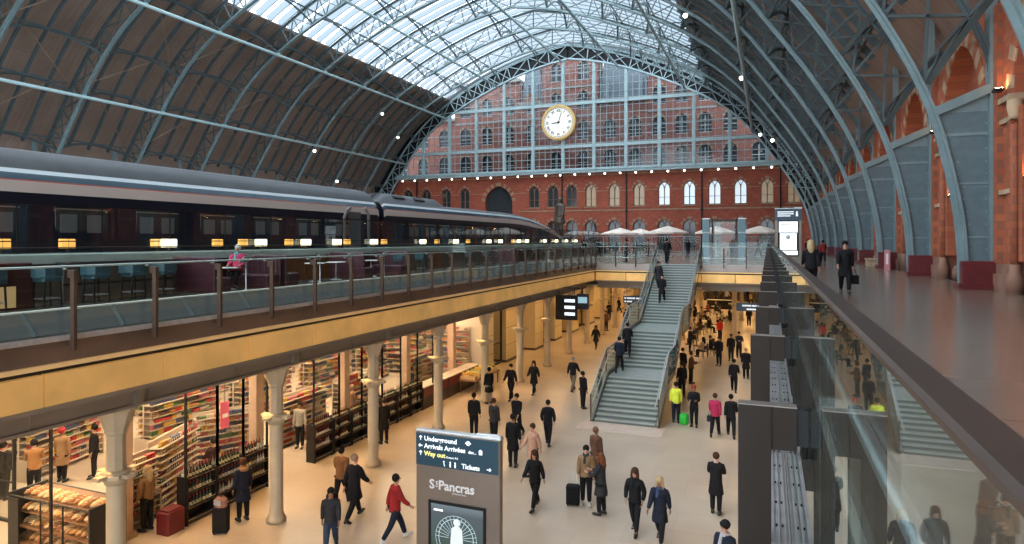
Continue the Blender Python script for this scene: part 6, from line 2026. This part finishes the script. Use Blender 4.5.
# --- right of the stairs
pf('person in yellow high-visibility vest standing at the right of the stair foot', 676, 423, 10, pose='stand', tc=HIV, lc=NAV, hc=HBL)
pf('person in black with red hair standing beside the high-visibility vest', 694, 427, 180, pose='phone', tc=BLK, hc=(.3, .05, .03))
pK = pf('person in magenta coat walking away near the bronze posts', 715, 436, -5, pose='step', tc=PINK, lc=BLK, hc=HBR)
pf('person in black coat walking beside the magenta coat', 731, 437, 5, pose='stride', tc=BLK, hc=HBL)
pf('person in black walking away in the middle of the right lane', 734, 392, 0, pose='stride', tc=BLK)
pf('person in dark jacket in the group behind the lone right-lane walker', 731, 361, 170, pose='stand', tc=BLK, hc=HBR)
pf('person in dark jacket with pale paper in the same group', 739, 358, 200, pose='phone', tc=CHAR)
pf('person in dark coat with white bag by the bronze posts', 746, 379, 0, pose='stand', top='coat', tc=BLK, hc=HBD)
pf('tall person in black standing by the seated cafe guests', 719, 366, 160, pose='stand', tc=BLK, h=1.8)
pf('person in bright red coat standing at the cafe', 720, 341, 150, pose='stand', tc=(.5, .03, .03), hc=HBL)
pf('person in dark clothes leaning near the stair side of the cafe', 690, 352, -60, pose='phone', tc=CHAR)
pf('person in black by the stair side of the cafe, closer to the stair foot', 683, 379, -40, pose='stand', tc=BLK)
pf('person in brown jacket beside the stair rail of the cafe', 691, 384, -90, pose='phone', tc=BRN, hc=HBR)
pf('person in black behind the brown jacket at the stair rail', 682, 397, 20, pose='stand', tc=BLK)
seat = [(703, 358, 60, BEI, 'beige'), (711, 356, -90, BLK, 'black'), (694, 345, 100, CHAR, 'charcoal'), (700, 335, 40, BRN, 'brown'), (709, 333, -70, BLK, 'black'), (722, 326, 60, (.4, .36, .33), 'pale grey'), (730, 325, -60, BLK, 'black'), (708, 316, 90, (.3, .05, .04), 'dull red'), (716, 315, -90, CHAR, 'charcoal'), (695, 321, 60, BLK, 'black'), (702, 321, -100, BEI, 'beige')]
for i, (px, py, rz, c_, nm) in enumerate(seat):
    x, y = at(px, py)
    person('seated cafe guest in %s top right of the stairs, %s from the stair foot' % (nm, ORD[i+1]), x, y, 0.0, rz, 'sit', 'jacket', c_, BLK, 'long' if i % 3 == 0 else 'short', [HBL, HBR, HBD][i % 3])
    chair(x, y-0.0, 0, math.radians(rz), 'black cafe chair under the seated guest in %s, %s from the stair foot' % (nm, ORD[i+1]), 'occupied cafe chairs')
# --- far hall under the walkway
FARP = [(749, 326, BLK, 'black'), (751, 306, BEI, 'pale beige'), (694, 312, CHAR, 'charcoal'), (708, 304, BLK, 'black'), (716, 303, NAV, 'navy'), (733, 305, BLK, 'black'), (741, 307, BRN, 'brown'), (758, 304, BLK, 'black'), (763, 309, CHAR, 'charcoal'), (727, 303, (.4, .38, .35), 'light grey'), (702, 303, BLK, 'black'), (748, 302, NAV, 'navy'), (721, 301, BRN, 'brown'), (619, 313, BLK, 'black'), (629, 309, CHAR, 'charcoal'), (609, 320, NAV, 'navy'), (606, 331, BRN, 'brown'), (641, 306, BLK, 'black')]
for i, (px, py, c_, cn) in enumerate(FARP):
    side = ('in the far hall, %s from the stair side' % ORD[1+sorted(q[0] for q in FARP if q[0] > 660).index(px)]) if px > 660 else 'in the column passage left of the stairs, %s from the shops' % ORD[1+sorted(q[0] for q in FARP if q[0] < 660).index(px)]
    pf('small %s-clad figure %s' % (cn, side), px, py, (37*i) % 360, pose=['stand', 'stride', 'step', 'phone'][i % 4], tc=c_, hc=[HBL, HBR, HGR][i % 3])
# --- on the stairs
def stair_z(y):
    for (ya, za), (yb, zb) in zip(line, line[1:]):
        if ya <= y <= yb: return za+(zb-za)*(y-ya)/(yb-ya)
    return 6.2
for (px, y, rz, pose, c_, lb, h_) in ((662, 40.5, 180, 'step', BLK, 'person in black suit coming down the upper flight of the stairs', 1.78), (658.5, 42.1, 180, 'stride', CHAR, 'person in dark coat one step behind the suited person on the stairs', 1.72), (667, 45.3, 0, 'stride', BLK, 'person in black at the very top of the stairs', 1.8),
                             (619, 31.2, 0, 'step', NAV, 'person in dark jacket stepping onto the first landing of the stairs', 1.72), (613, 33.2, 10, 'stride', BLK, 'person in black climbing the second flight by the left rail', 1.72)):
    z = stair_z(y)
    x = on_y(px, y); x = max(SX0+.28, min(SX1-.28, x))
    if y < 45 and not (30.3 < y < 32.5): z += .10
    person(lb, x, y, z, rz, pose, 'jacket' if 'suit' not in lb else 'coat', c_, BLK, 'short', HBL, h_)
# --- upper deck
pU = pf('person in black coat carrying a black bag, walking on the upper promenade', 845, 293, 178, z=DECK, pose='stride', top='coat', tc=BLK, hc=HBL, h=1.64)
pf('blonde person in black seen from behind by the promenade rail', 811, 294, 0, z=DECK, pose='step', tc=BLK, hair='long', hc=HBD, h=1.66)
pf('person in red jacket far along the promenade', 823, 263, 0, z=DECK, pose='stride', tc=(.25, .03, .03), h=1.66)
pf('person in dark coat far along the promenade beside the totem', 808, 259, 180, z=DECK, pose='stand', tc=BLK, h=1.66)
pf('person in black standing behind the cross balustrade, train side', 626, 262.0, 90, z=DECK, pose='stand', top='coat', tc=BLK, h=1.65)
pf('person in black standing between the blue glass pillars', 732, 259, 200, z=DECK, pose='stand', tc=BLK, h=1.66)
for i, (px, py, c_) in enumerate(((584, 258, BLK), (598, 257, NAV), (648, 256, BRN), (688, 256, BLK), (758, 257, CHAR), (868, 262, NAV))):
    pf('small far figure on the upper deck, %s from the train end' % ORD[i+1], px, py, 60*i, z=DECK, pose=['stand', 'stride', 'phone'][i % 3], tc=c_, h=1.66)
# seated woman on the bar terrace
x = BTX+.15; y = on_x(233, x)
person('grey-haired person in pink top with turquoise scarf seated on the bar terrace', x, y+.2, DECK+.03, 205, 'sit', 'jacket', (.5, .05, .12), BLK, 'short', (.5, .48, .45), 1.8, extra=(('scarf', (.05, .4, .45)),))
# --- inside the shop
SHP = [(62, 482, 20, 'stand', 'coat', TAN, 'person in long tan coat with red cap deep in the near shop', 'cap', (.3, .03, .03)), (34, 497, 60, 'phone', 'jacket', (.38, .18, .07), 'person in orange brown jacket inside the near glass partition', 'short', HBL), (4, 500, 10, 'stand', 'jacket', BLK, 'person in black jacket at the near edge of the shop', 'short', HBL),
       (94, 478, 150, 'stand', 'jacket', BLK, 'person in black behind the bread stand', 'short', HBL), (147, 531, 100, 'stand', 'jacket', (.2, .11, .05), 'person in brown top and black trousers next to the red crate', 'long', HBD),
       (214, 487, 80, 'phone', 'jacket', (.05, .02, .02), 'shop worker in dark red behind the bottle racks', 'short', HBL), (384, 444, 60, 'stand', 'coat', BLK, 'person in black browsing at the racks by the third column', 'short', HBR), (352, 450, -40, 'phone', 'jacket', (.2, .1, .06), 'person in brown behind the long rack row', 'short', (.3, .2, .14)),
       (362, 436, 30, 'stand', 'jacket', (.12, .08, .05), 'person in olive brown deeper behind the long rack row', 'short', HBL), (411, 421, 150, 'stand', 'jacket', BLK, 'person in black with orange bag behind the red counters', 'short', HBR), (300, 455, 200, 'stand', 'jacket', (.3, .28, .25), 'person in pale grey inside the shop doorway', 'short', HBL)]
INSIDE = {352: -16.3, 362: -17.2, 411: -15.9, 300: -16.4, 214: -15.9}
for (px, py, rz, pose, top, c_, lb, hr, hc_) in SHP:
    if px in INSIDE:
        person(lb, INSIDE[px], on_x(px, INSIDE[px]), 0, rz, pose, top, c_, BLK, hr, hc_); continue
    pf(lb, px, py, rz, pose=pose, top=top, tc=c_, hair=hr, hc=hc_)

# ================================================================ LUGGAGE AND BAGS
def suitcase(label, x, y, z, rz, c_, h=.62, handle=True):
    t = thing('suitcase', label, 'suitcase', (x, y, z), math.radians(rz))
    b = MB(); b.rbox(-.2, .2, -.13, .13, .05, h, .04); b.build('shell', cmat(c_, .5), t)
    b = MB(); b.rbox(-.16, .16, .13, .15, .12, h-.15, .01); b.build('pocket', cmat(tuple(q*.7 for q in c_), .6), t)
    if handle: b = MB(); b.sweep([(-.1, -.1, h-.02), (-.1, -.1, h+.38), (.1, -.1, h+.38), (.1, -.1, h-.02)], .02, .02, up=(0, 1, 0)); b.build('handle', INOX, t)
    for s in (-.15, .15):
        for q in (-.09, .09):
            b = MB(); b.tube([(s-.015, q, .03), (s+.015, q, .03)], .03, 8); b.build('wheel', BLACK, t)
    return t
x, y = at(221, 533); suitcase('large black suitcase standing beside the fur-hooded person at the racks', x, y, 0, 30, (.012, .012, .014), .72, False)
b = MB(); b.rbox(-.18, .18, -.13, .13, 0, .26, .09); b.m = 1; b.rbox(-.12, .12, -.135, -.13, .06, .2, .002)
o = b.build('shoulder_bag', [cmat((.3, .16, .12)), cmat((.35, .4, .45))]); o.location = (x, y, .722); tag(o, 'soft patterned bag lying on top of the large black suitcase', 'bag')
x, y = at(573, 505); suitcase('black cabin suitcase with raised handle beside the tan jacket', x, y, 0, 190, (.012, .012, .014), .60)
def handbag(label, p, c_, w=.28, h=.24):
    t = thing('handbag', label, 'bag', (p.x, p.y, p.z-.16-h))
    b = MB(); b.rbox(-w/2, w/2, -.06, .06, 0, h, .03); b.build('pouch', cmat(c_, .5), t)
    b = MB(); b.sweep([(-w*.3, 0, h-.01), (-w*.2, 0, h+.15), (w*.2, 0, h+.15), (w*.3, 0, h-.01)], .015, .02, up=(0, 1, 0)); b.build('strap', cmat(c_, .5), t)
handbag('black bag in the hand of the coat wearer on the promenade', hand_pos(pU, 'stride', 'l'), BLK, .34, .28)
handbag('dark handbag carried by the person in the magenta coat', hand_pos(pK, 'step', 'l'), CHAR)
x, y = at(684, 424)
b = MB(); b.lathe(0, 0, [(.16, 0), (.2, .1), (.19, .4), (.1, .46)], 12); o = b.build('green_bag', cmat((.04, .5, .06), .5)); o.location = (x, y, 0); tag(o, 'bright green bag standing on the floor next to the high-visibility vest', 'bag')
x, y = at(747, 381)
b = MB(); b.rbox(-.15, .15, -.08, .08, 0, .34, .01); b.m = 1; b.sweep([(-.06, 0, .33), (-.05, 0, .45), (.05, 0, .45), (.06, 0, .33)], .01, .015, up=(0, 1, 0)); o = b.build('paper_bag', [cmat((.7, .7, .7)), cmat((.6, .6, .6))]); o.location = (x+.35, y-.1, 0); tag(o, 'white paper bag by the feet of the blond person near the bronze posts', 'bag')
t = thing('backpack', 'black backpack worn by the walker in jeans left of the totem', 'bag', tuple(pB.location), pB.rotation_euler.z)
b = MB(); b.rbox(-.15, .15, -.34, -.15, 1.0, 1.42, .06); b.build('bag', cmat(BLK), t)
b = MB(); b.rbox(-.11, .11, -.38, -.34, 1.03, 1.22, .03); b.build('front_pocket', cmat(CHAR), t)
